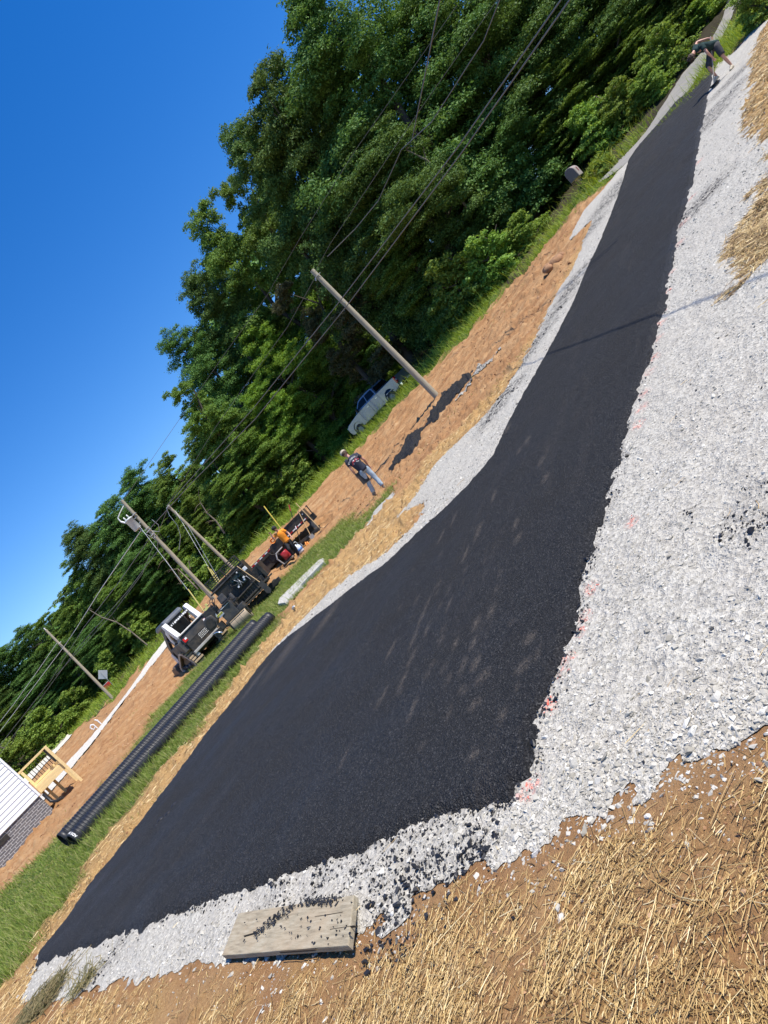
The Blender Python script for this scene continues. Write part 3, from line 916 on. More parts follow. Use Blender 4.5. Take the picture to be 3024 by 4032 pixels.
# the two straw patches on the right
_sx, _sy, _sn = [], [], 0
for nm in ('straw1', 'straw2'):
    q = PG[nm]
    xx, yy = rng.uniform(q[:, 0].min() - .4, q[:, 0].max() + .4, 90000), rng.uniform(q[:, 1].min() - .4, q[:, 1].max() + .4, 90000)
    dd = sdist(xx, yy, q) + fbm(xx, yy, 1.7, 5, 4) * 0.3 + fbm(xx, yy, 9.0, 3, 3) * 0.3 + 0.12
    kk = (rng.random(90000) < np.clip(0.35 - dd * 2.6, 0, 0.9)) & (dd < 0.12)
    _sx.append(xx[kk]); _sy.append(yy[kk])
x, y = np.concatenate(_sx), np.concatenate(_sy)
n = len(x)
fr = np.hypot(x, y)
v, f = strands(x, y, np.maximum(grid_val(Z0, x, y), grid_val(np.where(SD_G < 0, zg, -9), x, y)) + rng.uniform(0.003, 0.025, n), rng.uniform(0.04, 0.20, n), rng.uniform(0.004, 0.008, n) * np.clip(fr / 9, 0.8, 1.8), rng.uniform(0, math.pi, n), rng.normal(0, 0.02, n), rng.normal(0, 0.015, n))
tag(link('straw_patches', np_mesh('straw_patches', v, f, STRAW), kind='stuff'), 'two patches of golden straw on the gravel at the right edge', 'straw')

def blades(x, y, z, h, w, lean, segs=2):
    n = len(x)
    a = rng.uniform(0, 2 * math.pi, n)
    b = a + rng.normal(0, 0.5, n)
    sx, sy = np.cos(a), np.sin(a)
    lx, ly = -np.sin(b), np.cos(b)
    pts = []
    for k in range(segs + 1):
        t = k / segs
        ww = w * (1 - t * 0.92) * 0.5
        ox, oy = lx * lean * h * t * t, ly * lean * h * t * t
        oz = h * t * (1 - 0.25 * lean * t)
        pts += [np.stack([x + ox - sx * ww, y + oy - sy * ww, z + oz], -1), np.stack([x + ox + sx * ww, y + oy + sy * ww, z + oz], -1)]
    V = np.stack(pts, 1)
    fs = np.array([[2 * k, 2 * k + 1, 2 * k + 3, 2 * k + 2] for k in range(segs)])
    Fq = fs[None] + (np.arange(n) * 2 * (segs + 1))[:, None, None]
    return V.reshape(-1, 3), Fq.reshape(-1, 4)

GRASS_M = leaf_mat('meadow_grass', [(0.085, 0.13, 0.018), (0.15, 0.215, 0.03), (0.21, 0.285, 0.05), (0.29, 0.325, 0.085), (0.42, 0.37, 0.17)], 0.3, 0.5)
VERGE_M = leaf_mat('verge_weeds', [(0.11, 0.165, 0.018), (0.19, 0.27, 0.03), (0.28, 0.37, 0.045), (0.38, 0.44, 0.10)], 0.3, 0.5)
x, y = scatter_az(420000, -56, 12, 5.5, 33, 0.7)
gd = grid_val(a_grass, x, y)
ok = (rng.random(len(x)) < np.clip(gd * 1.25 - 0.12 + vnoise(x, y, 1.2, 81) * 0.7, 0.0, 1)) & (gd > 0.04) & (grid_val(_sdm, x, y) > 0.0)
x, y = x[ok], y[ok]
h = np.exp(rng.normal(math.log(0.10), 0.4, len(x))) * (1 + 0.7 * np.clip(vnoise(x, y, 0.7, 83) * 2, -0.5, 1))
h = np.clip(h, 0.03, 0.34)
v, f = blades(x, y, grid_val(Z0, x, y) - 0.01, h, rng.uniform(0.006, 0.012, len(x)) * np.clip(np.hypot(x, y) / 12, 1, 1.8), rng.uniform(0.1, 1.1, len(x)))
tag(link('grass', np_mesh('grass', v, f, GRASS_M), kind='stuff'), 'rough green grass strip around the black drain pipes', 'grass')

x, y = scatter_az(520000, -44, 50, 24, 105, 0.5)
gd = grid_val(SD_V, x, y)
ok = (gd < 0.3) & (gd > -9) & (rng.random(len(x)) < np.clip(0.9 - gd * 0.6, 0, 1) * np.exp(-np.clip(-gd - 2.5, 0, 9) * 0.35)) & (grid_val(SD_R, x, y) > 0.05) & (grid_val(SD_W, x, y) > 0) & (np.hypot(x - 14.3, y - 28.0) > 1.1)
x, y = x[ok], y[ok]
fr = np.hypot(x, y)
h = np.exp(rng.normal(math.log(0.33), 0.42, len(x))) * (1 + 0.6 * vnoise(x, y, 0.5, 87)) * np.clip(0.5 - grid_val(SD_V, x, y) * 0.5, 0.45, 1.25)
v, f = blades(x, y, grid_val(Z0, x, y) - 0.03, np.clip(h, 0.1, 1.1), rng.uniform(0.014, 0.034, len(x)) * np.clip(fr / 38, 0.8, 1.8), rng.uniform(0.1, 1.0, len(x)))
tag(link('verge_grass', np_mesh('verge_grass', v, f, VERGE_M), kind='stuff'), 'tall bright green weeds along the foot of the wood', 'grass')
# thin tufts that have come up through the tilled bank and the straw
x, y = scatter_az(120000, -46, 46, 6, 60, 0.5)
ok = (grid_val(_sdm, x, y) > 0.05) & (vnoise(x, y * 1.6, 0.45, 95) + vnoise(x, y, 2.5, 96) * 0.6 > 0.40) & (rng.random(len(x)) < 0.5) & (grid_val(a_floor, x, y) < 0.2)
x, y = x[ok], y[ok]
v, f = blades(x, y, grid_val(Z0, x, y) - 0.01, rng.uniform(0.03, 0.10, len(x)), rng.uniform(0.008, 0.016, len(x)) * np.clip(np.hypot(x, y) / 14, 1, 2.2), rng.uniform(0.2, 1.2, len(x)))
tag(link('grass_tufts', np_mesh('grass_tufts', v, f, GRASS_M), kind='stuff'), 'sparse green tufts sprouting through the brown earth', 'grass')
# green ground between the old road and the man raking
x, y = scatter_az(40000, 30, 50, 17, 60, 0.5)
gr_pg = poly([(2725, 358), (2790, 262), (2850, 150), (2890, 60), (2960, 0), (3060, -40), (3060, 60), (2985, 90), (2900, 190), (2840, 250), (2800, 300), (2740, 352)])
ok = sdist(x, y, gr_pg) < 0.1
x, y = x[ok], y[ok]
v, f = blades(x, y, hgt(x, y), rng.uniform(0.05, 0.22, len(x)), rng.uniform(0.012, 0.025, len(x)), rng.uniform(0.2, 1.0, len(x)))
tag(link('roadside_grass', np_mesh('roadside_grass', v, f, VERGE_M), kind='stuff'), 'green grass between the old road and the bent man', 'grass')
# ------------------------------------------------------------------ trees and bushes
LEAF = {
    'oak': leaf_mat('oak_leaves', [(0.0482, 0.1055, 0.0276), (0.0833, 0.1672, 0.0382), (0.1149, 0.2145, 0.0509), (0.1575, 0.2635, 0.072)], 0.22, 0.58, 0.18),
    'ash': leaf_mat('ash_leaves', [(0.067, 0.1352, 0.0276), (0.1155, 0.2119, 0.0384), (0.1639, 0.274, 0.0511), (0.2141, 0.3288, 0.0767)], 0.28, 0.58, 0.18),
    'locust': leaf_mat('locust_leaves', [(0.0921, 0.1724, 0.0268), (0.1505, 0.2544, 0.0383), (0.2092, 0.3281, 0.0535), (0.2676, 0.3774, 0.0766)], 0.32, 0.58, 0.18),
    'cedar': leaf_mat('cedar_needles', [(0.0582, 0.0767, 0.027), (0.0999, 0.1176, 0.0415), (0.1417, 0.1515, 0.0623), (0.1817, 0.1747, 0.0831)], 0.12, 0.6, 0.3),
    'bush': leaf_mat('bush_leaves', [(0.0827, 0.1531, 0.0294), (0.1562, 0.2612, 0.042), (0.2297, 0.3513, 0.063), (0.3123, 0.4234, 0.1009)], 0.3, 0.58, 0.18),
}
BARK = simple('tree_bark', (0.06, 0.05, 0.038), 0.9, var=0.35, scale=3, bmp=0.5, bscale=14, stretch=(3, 3, 0.5))
DEADWOOD = simple('dead_wood', (0.20, 0.165, 0.125), 0.85, var=0.3, scale=4, bmp=0.4, bscale=20)

def leaf_cloud(c, r, n, size, flat=0.55, aspect=0.55, shell=0.4):
    """leaves round clump centres: c (k,3), r (k,), n leaves in all -> verts, quads (kite, folded along the midrib)"""
    k = rng.choice(len(c), n, p=r ** 2 / (r ** 2).sum())
    d = rng.normal(size=(n, 3))
    d /= np.linalg.norm(d, axis=1)[:, None]
    d[:, 2] = np.where(d[:, 2] < -0.25, -d[:, 2] * 0.6, d[:, 2])
    rad = r[k] * (shell + (1 - shell) * rng.random(n) ** 0.6) * np.exp(rng.normal(0, 0.16, n))
    p = c[k] + d * rad[:, None] * np.array([1, 1, 0.72])
    nrm = d * (1 - flat) + np.array([0, 0, 1]) * flat + rng.normal(0, 0.42, (n, 3))
    nrm /= np.linalg.norm(nrm, axis=1)[:, None]
    t = rng.normal(size=(n, 3)) + d * 0.4
    t -= nrm * (t * nrm).sum(1)[:, None]
    t /= np.linalg.norm(t, axis=1)[:, None]
    b = np.cross(nrm, t)
    s = size * np.exp(rng.normal(0, 0.28, n))[:, None]
    w = s * aspect
    v = np.stack([p - t * s * 0.5, p + b * w * 0.5 + nrm * s * 0.10 - t * s * 0.05, p + t * s * 0.5, p - b * w * 0.5 + nrm * s * 0.10 - t * s * 0.05], 1)
    f = np.array([[0, 1, 2], [0, 2, 3]])[None] + (np.arange(n) * 4)[:, None, None]
    return v.reshape(-1, 3), f.reshape(-1, 3)

def crown_clumps(h, rad, lobes, base=0.12, seed=0):
    """clump centres for a broad crown: a few big lobes, each hung with smaller clumps, uneven outline"""
    rs = np.random.default_rng(seed)
    C, Rr = [], []
    for i in range(lobes):
        t = (i + 0.5) / lobes
        z = h * (base + (0.97 - base) * t) + rs.normal(0, h * 0.02)
        prof = math.sin(math.pi * min(1, 0.18 + 0.80 * t)) ** 0.7
        a = i * 2.4 + rs.uniform(-0.6, 0.6)
        off = rad * prof * rs.uniform(0.25, 0.72)
        lc = np.array([math.cos(a) * off, math.sin(a) * off, z - h * 0.06])
        lr = rad * rs.uniform(0.38, 0.56) * (0.6 + 0.5 * prof)
        m = rs.integers(24, 36)
        d = rs.normal(size=(m, 3))
        d /= np.linalg.norm(d, axis=1)[:, None]
        d[:, 2] *= 0.8
        C.append(lc + d * lr * rs.uniform(0.40, 0.98, (m, 1)))
        Rr.append(lr * rs.uniform(0.20, 0.40, m))
    C, Rr = np.concatenate(C), np.concatenate(Rr)
    C[:, 2] = np.clip(C[:, 2], h * base * 0.5, h - Rr * 0.7)
    return C, np.clip(Rr, 0.3, 2.0)

def make_trunk(h, rad, seed, n=3):
    rs = random.Random(seed)
    mb = MB()
    r0 = 0.018 * h + 0.05
    path = [(0, 0, -0.5)] + [(rs.uniform(-.3, .3) * k, rs.uniform(-.3, .3) * k, h * 0.85 * k / 5) for k in range(1, 6)]
    mb.tube(path, [r0 * 1.2] + [r0 * (1 - 0.17 * k) for k in range(1, 6)], 9)
    for i in range(n):
        k = rs.randint(1, 4)
        p = Vector(path[k])
        a = rs.uniform(0, 6.28)
        e = p + Vector((math.cos(a), math.sin(a), rs.uniform(0.4, 0.9))) * rad * rs.uniform(0.3, 0.55)
        mid = (p + e) / 2 + Vector((0, 0, rs.uniform(-.2, .5)))
        mb.tube([p, mid, e], [r0 * 0.45, r0 * 0.3, r0 * 0.08], 6)
        for _ in range(2):
            q = e + Vector((rs.uniform(-1, 1), rs.uniform(-1, 1), rs.uniform(0, .6))) * rad * 0.2
            mb.tube([mid, q], [r0 * 0.2, r0 * 0.05], 5)
    return mb

PROTO = {}
def proto(kind, h, rad, n, size, lobes, seed, base=0.08, aspect=0.6, flat=0.5):
    C, Rr = crown_clumps(h, rad, lobes, base, seed)
    v, f = leaf_cloud(C, Rr, n, size, flat, aspect)
    me = np_mesh(kind + '_crown', v, f, LEAF[kind])
    tm = make_trunk(h, rad, seed)
    t = tm.build('trunk', BARK)
    tme = t.data
    D.objects.remove(t)
    PROTO.setdefault(kind, []).append((me, tme, h, rad))

for s_ in (1, 2, 3):
    proto('oak', 20, 5.5, 165000, 0.148, 18, 100 + s_, 0.06)
for s_ in (1, 2):
    proto('ash', 17, 4.2, 115000, 0.142, 15, 200 + s_, 0.05)
for s_ in (1, 2):
    proto('locust', 11, 3.4, 64000, 0.135, 12, 300 + s_, 0.04, 0.42, 0.55)
proto('cedar', 10, 1.7, 30000, 0.15, 11, 401, 0.03, 0.3, 0.2)
for s_ in (1, 2):
    proto('bush', 3.2, 1.9, 16000, 0.125, 8, 500 + s_, 0.02, 0.6, 0.45)

def tree(kind, u, vtop, y, rad, name, label, cat='tree', group='trees of the wood edge', sink=0.3, var=None):
    """crown top at sight line (u, vtop), y metres ahead"""
    p = at_uv(u, vtop, y)
    z0 = hz(p.x, p.y) - sink
    me, tme, ph, pr = PROTO[kind][(int(abs(u)) if var is None else var) % len(PROTO[kind])]
    sx, sz = rad / pr, max(1.0, p.z - z0) / ph
    e = thing(name, label, cat, (p.x, p.y, z0), random.uniform(0, 6.28), group)
    for nm, m_ in (('crown', me), ('trunk', tme)):
        o = link(nm, m_, e)
        o.scale = (sx, sx, sz)
    return e

# u, v: position along and above the level sight line; y: metres from the camera
TREES = [
    ('oak', 1180, 1800, 44, 6.5, 'deciduous_tree', 'tallest broad dark tree rising out of the top edge of the photo'),
    ('oak', 830, 1690, 48, 5.5, 'deciduous_tree', 'tall tree with sky showing through, second highest against the blue'),
    ('oak', 640, 1610, 50, 4.3, 'deciduous_tree', 'tall lobed tree bulging furthest towards the sky above the near pole'),
    ('ash', 470, 1440, 58, 3.8, 'deciduous_tree', 'mid height tree in the notch left of the two tallest crowns'),
    ('ash', 290, 1400, 60, 4.0, 'deciduous_tree', 'rounded tree standing against the sky behind the olive cedar'),
    ('oak', 110, 1290, 62, 4.4, 'deciduous_tree', 'dense tree against the sky above and left of the bare pole top'),
    ('oak', -90, 1150, 62, 4.2, 'deciduous_tree', 'wide tree whose left side overhangs the blue sky in mid photo'),
    ('ash', -240, 980, 57, 3.0, 'deciduous_tree', 'last tree of the high wood before it drops to the lower trees'),
    ('ash', -350, 780, 60, 2.8, 'deciduous_tree', 'slimmer tree filling the dip between high wood and far wood'),
    ('cedar', 520, 1130, 51, 2.6, 'cedar_tree', 'olive brown cedar among the green crowns above the bare pole'),
    ('cedar', 330, 980, 54.5, 1.8, 'cedar_tree', 'smaller olive cedar below the large one beside the bare pole top'),
    ('locust', 390, 930, 57.5, 3.6, 'locust_tree', 'feathery light green tree directly behind the bare pole'),
    ('locust', 130, 930, 58, 3.8, 'locust_tree', 'bright leafy tree standing left of the bare pole'),
    ('locust', -20, 760, 57.5, 3.4, 'locust_tree', 'pale green tree in sunlight behind the parked pickup bonnet'),
    ('oak', 60, 640, 60, 4.2, 'deciduous_tree', 'dark low tree whose boughs hang above the parked pickup'),
    ('oak', 340, 660, 59, 4.2, 'deciduous_tree', 'deep shaded tree behind the tailgate of the pickup'),
    ('ash', -190, 740, 57, 3.4, 'deciduous_tree', 'leafy tree at the wood edge above the man carrying a board'),
    ('ash', -330, 600, 55, 3.2, 'deciduous_tree', 'low dark tree between the carrying man and the trailer'),
    ('oak', 930, 1220, 42, 5.0, 'deciduous_tree', 'broad dark crown under the tallest tree, crossed by the wires'),
    ('ash', 760, 900, 43, 3.2, 'deciduous_tree', 'tree right of the bare pole with a leaning bare bough in front'),
    ('oak', 1500, 1480, 46, 6.0, 'deciduous_tree', 'huge dark tree at the top edge right of the tallest one'),
    ('oak', 1260, 1050, 45, 5.0, 'deciduous_tree', 'shadowed tree behind the mailbox, below the thick wires'),
    ('oak', 1850, 1210, 45, 5.6, 'deciduous_tree', 'dark tree at the top edge where the two thick wires leave the photo'),
    ('ash', 1620, 860, 44, 4.2, 'deciduous_tree', 'leafy tree above the old grey road past the mailbox'),
    ('oak', 2150, 960, 45, 5.2, 'deciduous_tree', 'large shaded tree in the top right corner'),
    ('ash', 1960, 720, 42, 3.6, 'deciduous_tree', 'sunlit tree overhanging the road left of the bent man'),
    ('ash', 2330, 790, 45, 4.4, 'deciduous_tree', 'tree behind the bent man where the old road goes into shade'),
    ('oak', 2560, 820, 45, 5.0, 'deciduous_tree', 'tree cut by the right edge above the bent man'),
    ('ash', 2750, 560, 44, 4.4, 'deciduous_tree', 'tree just outside the right edge beside the shaded road'),
    ('ash', -500, 810, 68, 3.4, 'deciduous_tree', 'tree behind the second pole, right end of the far wood'),
    ('oak', -630, 860, 72, 5.0, 'deciduous_tree', 'high crown of the far wood behind the transformer pole'),
    ('oak', -790, 850, 74, 5.0, 'deciduous_tree', 'broad crown of the far wood left of the transformer'),
    ('oak', -930, 875, 76, 4.4, 'deciduous_tree', 'leftmost high crown of the far wood bulging into the sky'),
    ('ash', -1030, 780, 77, 3.6, 'deciduous_tree', 'sunlit crown below the bulging one at the edge of the sky'),
    ('ash', -1110, 690, 79, 3.8, 'deciduous_tree', 'yellow green crown where the far wood drops to the left pole'),
    ('ash', -1220, 690, 82, 4.4, 'deciduous_tree', 'dark crown just left of the leftmost pole top'),
    ('oak', -1330, 715, 86, 4.6, 'deciduous_tree', 'round dark crown nearest the left edge but one'),
    ('oak', -1460, 730, 86, 5.0, 'deciduous_tree', 'dark crown cut by the left edge of the photo'),
    ('oak', -1620, 690, 84, 5.0, 'deciduous_tree', 'dark tree behind the white house roof corner'),
    ('ash', -1800, 640, 84, 5.0, 'deciduous_tree', 'dark tree hidden behind the white house wall'),
    ('ash', -500, 590, 62, 3.4, 'deciduous_tree', 'low leafy tree behind the orange shirted man'),
    ('ash', -660, 610, 66, 4.0, 'deciduous_tree', 'leafy tree behind the slatted guard of the black paver'),
    ('oak', -820, 600, 68, 4.0, 'deciduous_tree', 'dark tree behind the white loader'),
    ('ash', -960, 600, 69, 4.2, 'deciduous_tree', 'brownish thin tree hung with dead twigs left of the loader'),
    ('oak', -1120, 530, 72, 4.2, 'deciduous_tree', 'shaded tree behind the grey diamond road sign'),
    ('oak', -1290, 560, 75, 4.6, 'deciduous_tree', 'spreading dark tree behind the foot of the leftmost pole'),
    ('oak', -1460, 540, 76, 4.6, 'deciduous_tree', 'deep shaded tree above the far white gravel strip'),
    ('ash', -1640, 520, 76, 4.6, 'deciduous_tree', 'shaded tree right above the railing of the wooden deck'),
]
for k, t in enumerate(TREES):
    tree(t[0], t[1], t[2], t[3], t[4], t[5], t[6], var=k)

BUSHES = [
    (860, 560, 39.5, 2.3, 'bright rounded bush at the wood edge right of the bare pole'),
    (790, 470, 41, 1.7, 'yellow green bush low behind the foot of the bare pole'),
    (1010, 520, 38, 1.9, 'bush on the green verge between bare pole and mailbox'),
    (1170, 470, 38, 1.6, 'small shaded bush left of the mailbox'),
    (690, 430, 44, 1.5, 'bush hiding the ground right of the pickup tailgate'),
    (-140, 420, 55, 1.7, 'bush at the wood edge behind the carrying man'),
    (-240, 440, 55, 2.0, 'bush at the wood edge above the raised trailer bed'),
    (-430, 470, 57, 2.2, 'sunny bush above the yellow tool handle'),
    (-560, 420, 58, 2.0, 'bush beside the strip of pale pavement behind the trailer'),
    (-680, 430, 60, 2.0, 'bush behind the second pole at the wood edge'),
    (-1010, 420, 66, 2.2, 'bush behind the loader cab'),
    (-1190, 400, 69, 2.0, 'bush between the road sign and the leftmost pole'),
    (-1380, 390, 72, 2.2, 'bush at the wood edge left of the leftmost pole'),
    (-1560, 430, 68, 3.2, 'bush filling the shade left of the deck railing'),
    (-1720, 430, 66, 3.2, 'bush just over the wall corner of the white house'),
    (1660, 600, 40, 1.9, 'leafy bush above the bend of the old road'),
    (1800, 560, 39, 1.7, 'sunlit bush close to the left of the bent man'),
    (1940, 520, 37.5, 1.5, 'bright bush by the road just below the bent man'),
    (2060, 590, 38.5, 1.9, 'light green bush behind the head of the bent man'),
    (2260, 560, 41, 1.8, 'bush in the shade at the end of the old road'),
    (2480, 470, 25, 1.2, 'green bush at the right edge above the white gravel'),
]
for k, (u, v, y, r, lab) in enumerate(BUSHES):
    e = tree('bush', u, v, y, r, 'bush', lab, 'bush', 'bushes along the wood edge', 0.15, k)

# the wood behind, one mass of leaves
cx = rng.uniform(-105, 70, 900)
cy = np.interp(cx, [-105, -60, -35, -10, 10, 30, 70], [96, 92, 84, 70, 67, 60, 60]) + rng.uniform(0, 12, 900)
top = np.interp(cx / cy * FPX, [-1700, -1300, -1000, -700, -450, -330, -100, 200, 600, 1000, 1600, 2300], [560, 600, 640, 700, 640, 600, 950, 1150, 1250, 1450, 1150, 750])
cz = hgt(cx, cy) + rng.uniform(0, 1, 900) * np.clip((EYE + (top - 250) / FPX * cy - hgt(cx, cy)) * 0.92, 2, 40)
v, f = leaf_cloud(np.stack([cx, cy, cz], 1), rng.uniform(1.2, 2.8, 900), 110000, 0.62, 0.4, 0.65, 0.3)
tag(link('woodland', np_mesh('woodland', v, f, LEAF['oak']), kind='stuff'), 'dark depth of the wood behind the front trees', 'woodland')

# broad leaved weeds round the mailbox
g = gp(2300, 770)
C = np.array([[0.1, 0, .35], [-.25, .1, .25], [.35, -.1, .3], [.6, 0, .2], [0.2, -.2, .15], [0.5, 0.2, .5], [0.75, .1, .35]])
v, f = leaf_cloud(C, np.array([.33, .25, .3, .25, .25, .25, .2]), 520, 0.17, 0.4, 0.28, 0.3)
w = thing('weed_clump', 'clump of long leaved weeds around the mailbox post', 'plant', (g.x, g.y, g.z))
link('foliage', np_mesh('foliage', v, f, LEAF['bush']), w)
v, f = blades(rng.normal(0.25, 0.35, 160), rng.normal(0, 0.15, 160), np.zeros(160), rng.uniform(0.3, 0.75, 160), rng.uniform(0.02, 0.04, 160), rng.uniform(0.4, 1.2, 160), 4)
link('long_leaves', np_mesh('long_leaves', v, f, VERGE_M), w)
# pulled grass on the gravel tip, bottom left
g = gp(165, 3965)
w = thing('grass_clump', 'wilted clump of pulled grass lying on the gravel tip, bottom left', 'grass', (g.x, g.y, g.z + 0.02))
DRY = leaf_mat('wilted_grass', [(0.08, 0.085, 0.03), (0.17, 0.15, 0.06), (0.32, 0.26, 0.13), (0.10, 0.11, 0.035)], 0.2, 0.6)
n = 900
v, f = strands(rng.normal(0.02, 0.17, n), rng.normal(0, 0.13, n), rng.uniform(0, 0.07, n), rng.uniform(0.06, 0.2, n), rng.uniform(0.004, 0.008, n), rng.normal(R(40), 0.9, n), rng.normal(0.0, 0.02, n), rng.normal(0, 0.04, n))
link('blades', np_mesh('blades', v, f, DRY), w)
g = gp(350, 3868)
w = thing('grass_clump', 'small wilted grass tuft on white gravel near the bottom left', 'grass', (g.x, g.y, g.z + 0.02))
n = 120
v, f = strands(rng.normal(0, 0.09, n), rng.normal(0, 0.05, n), rng.uniform(0, 0.04, n), rng.uniform(0.06, 0.25, n), rng.uniform(0.004, 0.008, n), rng.normal(R(60), 0.8, n), rng.normal(0.02, 0.05, n), rng.normal(0, 0.03, n))
link('blades', np_mesh('blades', v, f, DRY), w)

# bare timber in the wood
def dead(name, pts, r, lab, parent_y=None):
    P = [at(px, py, y) for px, py, y in pts]
    o = P[0].copy()
    e = thing(name, lab, 'dead branch', o)
    mb = MB()
    mb.tube([p - o for p in P], [r * (1 - 0.6 * k / (len(P) - 1)) for k in range(len(P))], 8)
    rs = random.Random(len(pts) * 7)
    for k in range(1, len(P)):
        for _ in range(2):
            b = P[k] - o
            q = b + Vector((rs.uniform(-.8, .8), rs.uniform(-.5, .1), rs.uniform(-.3, .9)))
            mb.tube([b, (b + q) / 2 + Vector((0, 0, .1)), q], [r * .3, r * .2, r * .06], 5)
    mb.build('limb', DEADWOOD, e)
dead('bare_bough', [(1855, 835, 41), (1790, 760, 40.6), (1740, 690, 40.2), (1680, 630, 40), (1600, 590, 40)], 0.10, 'thick bare bough slanting through the dark leaves above the mailbox')
dead('dead_snag', [(885, 2100, 55), (850, 2050, 55), (815, 2020, 55), (790, 1980, 55)], 0.075, 'pale broken snag behind the two poles beside the trailer')
dead('dead_branch', [(580, 2540, 63), (520, 2490, 63), (460, 2450, 63), (400, 2430, 63), (350, 2400, 63)], 0.07, 'bleached dead branch in the wood left of the loader')
dead('dead_branch', [(780, 2320, 47), (700, 2240, 47), (715, 2300, 47), (650, 2200, 47)], 0.05, 'thin leaning bare stem behind the loader between pole and cab')
# ------------------------------------------------------------------ materials of the made things
WOODPOLE = simple('weathered_pole', (0.36, 0.32, 0.235), 0.85, var=0.22, scale=5, dirt=(0.22, 0.21, 0.15), dirt_amt=0.5, bmp=0.4, bscale=30, stretch=(6, 6, 0.6))
WIRE_M = simple('aluminium_wire', (0.19, 0.19, 0.18), 0.5, 0.6, var=0.1)
WIRE_B = simple('bright_wire', (0.62, 0.62, 0.60), 0.4, 0.3, var=0.1)
STEEL = simple('galvanised_steel', (0.42, 0.44, 0.45), 0.45, 0.6, var=0.2, scale=8)
GREYCAN = simple('transformer_paint', (0.50, 0.54, 0.54), 0.45, var=0.08, dirt=(0.3, 0.3, 0.27), dirt_amt=0.25)
PORCELAIN = simple('porcelain', (0.75, 0.75, 0.72), 0.25, var=0.05)
BLACKPL = simple('black_plastic', (0.016, 0.017, 0.020), 0.46, var=0.2, scale=4, dirt=(0.10, 0.085, 0.06), dirt_amt=0.15)
BLACKM = simple('black_machine_paint', (0.016, 0.016, 0.017), 0.45, var=0.3, scale=5, dirt=(0.13, 0.105, 0.075), dirt_amt=0.45, bmp=0.1, bscale=30)
DARKGREY = simple('dark_grey_panel', (0.045, 0.045, 0.047), 0.5, var=0.2, scale=5, dirt=(0.16, 0.13, 0.09), dirt_amt=0.4)
WHITEM = simple('white_machine_paint', (0.78, 0.78, 0.76), 0.4, var=0.05, dirt=(0.42, 0.36, 0.28), dirt_amt=0.3)
GREYM = simple('light_grey_metal', (0.40, 0.40, 0.39), 0.5, 0.2, var=0.15, dirt=(0.28, 0.22, 0.16), dirt_amt=0.4)
DUSTYTREAD = simple('dusty_rubber', (0.40, 0.30, 0.19), 0.9, var=0.25, scale=9, dirt=(0.05, 0.045, 0.04), dirt_amt=0.3)
RUBBER = simple('rubber', (0.022, 0.022, 0.022), 0.8, var=0.2, dirt=(0.12, 0.10, 0.07), dirt_amt=0.3)
DRUM_M = simple('dusty_steel_drum', (0.40, 0.32, 0.22), 0.6, 0.3, var=0.2, scale=5, dirt=(0.22, 0.16, 0.10), dirt_amt=0.5, stretch=(0.6, 3, 3))
GLASS_D = simple('tinted_glass', (0.006, 0.008, 0.010), 0.10, var=0.1, spec=0.25)
TRUCKP = simple('silver_blue_paint', (0.17, 0.21, 0.27), 0.24, 0.35, var=0.05, scale=2, dirt=(0.33, 0.24, 0.15), dirt_amt=0.12, coat=0.7)
CHROME = simple('chrome', (0.75, 0.76, 0.78), 0.12, 0.95, var=0.05)
REDLENS = simple('red_lens', (0.55, 0.012, 0.015), 0.15, var=0.1, coat=0.6)
REDP = simple('red_paint', (0.42, 0.02, 0.03), 0.4, var=0.12, dirt=(0.2, 0.12, 0.08), dirt_amt=0.3)
WHITEP = simple('white_plastic', (0.80, 0.81, 0.82), 0.4, var=0.04)
ORANGEP = simple('orange_cord', (0.85, 0.28, 0.04), 0.5, var=0.1)
YELLOWP = simple('yellow_paint', (0.80, 0.62, 0.10), 0.45, var=0.1)
YELLOWG = simple('pale_yellow_plastic', (0.72, 0.66, 0.22), 0.5, var=0.1)
PINE = simple('new_pine_lumber', (0.70, 0.52, 0.25), 0.7, var=0.12, scale=4, bmp=0.15, bscale=40, stretch=(1, 1, 5))
ASHW = simple('ash_handle', (0.58, 0.40, 0.20), 0.6, var=0.12, scale=6)
CONCRETE = simple('weathered_concrete', (0.50, 0.48, 0.43), 0.9, var=0.15, scale=7, dirt=(0.30, 0.29, 0.25), dirt_amt=0.4, bmp=0.4, bscale=60)
SKIN_M = simple('skin', (0.52, 0.27, 0.19), 0.5, var=0.08, scale=12)
HAIR_M = simple('brown_hair', (0.055, 0.032, 0.018), 0.7, var=0.3, scale=50, bmp=0.5, bscale=120)
def cloth(name, col, var=0.15):
    return simple(name, col, 0.85, var=var, scale=9, bmp=0.35, bscale=22, spec=0.2)

# ------------------------------------------------------------------ poles, wires
def pole(top, base, y, r, label, lean_y=0.0):
    b = at(base[0], base[1], y)
    t = at(top[0], top[1], y + lean_y)
    z = hz(b.x, b.y)
    e = thing('utility_pole', label, 'utility pole', (b.x, b.y, z), 0, 'utility poles')
    T = t - Vector((b.x, b.y, z))
    Bq = Vector((0, 0, min(0, b.z - z) - 0.4))
    MB().tube([Bq.lerp(T, k / 8) for k in range(9)], [r * (1 - 0.32 * k / 8) for k in range(9)], 14).build('shaft', WOODPOLE, e)
    return e, T
e, T = pole((1228, 1064), (1720, 1560), 30, 0.145, 'bare wooden pole in front of the parked pickup, nothing mounted on its top')
def along(T, f, dx=0.0, dy=0.0, dz=0.0):
    return T * f + Vector((dx, dy, dz))
MB().tube([along(T, .955, -.12, -.10), along(T, .955, .16, -.12)], 0.012, 6).tube([along(T, .94, -.2, -.1), along(T, .955, -.12, -.1)], 0.03, 6).build('bolt', STEEL, e)
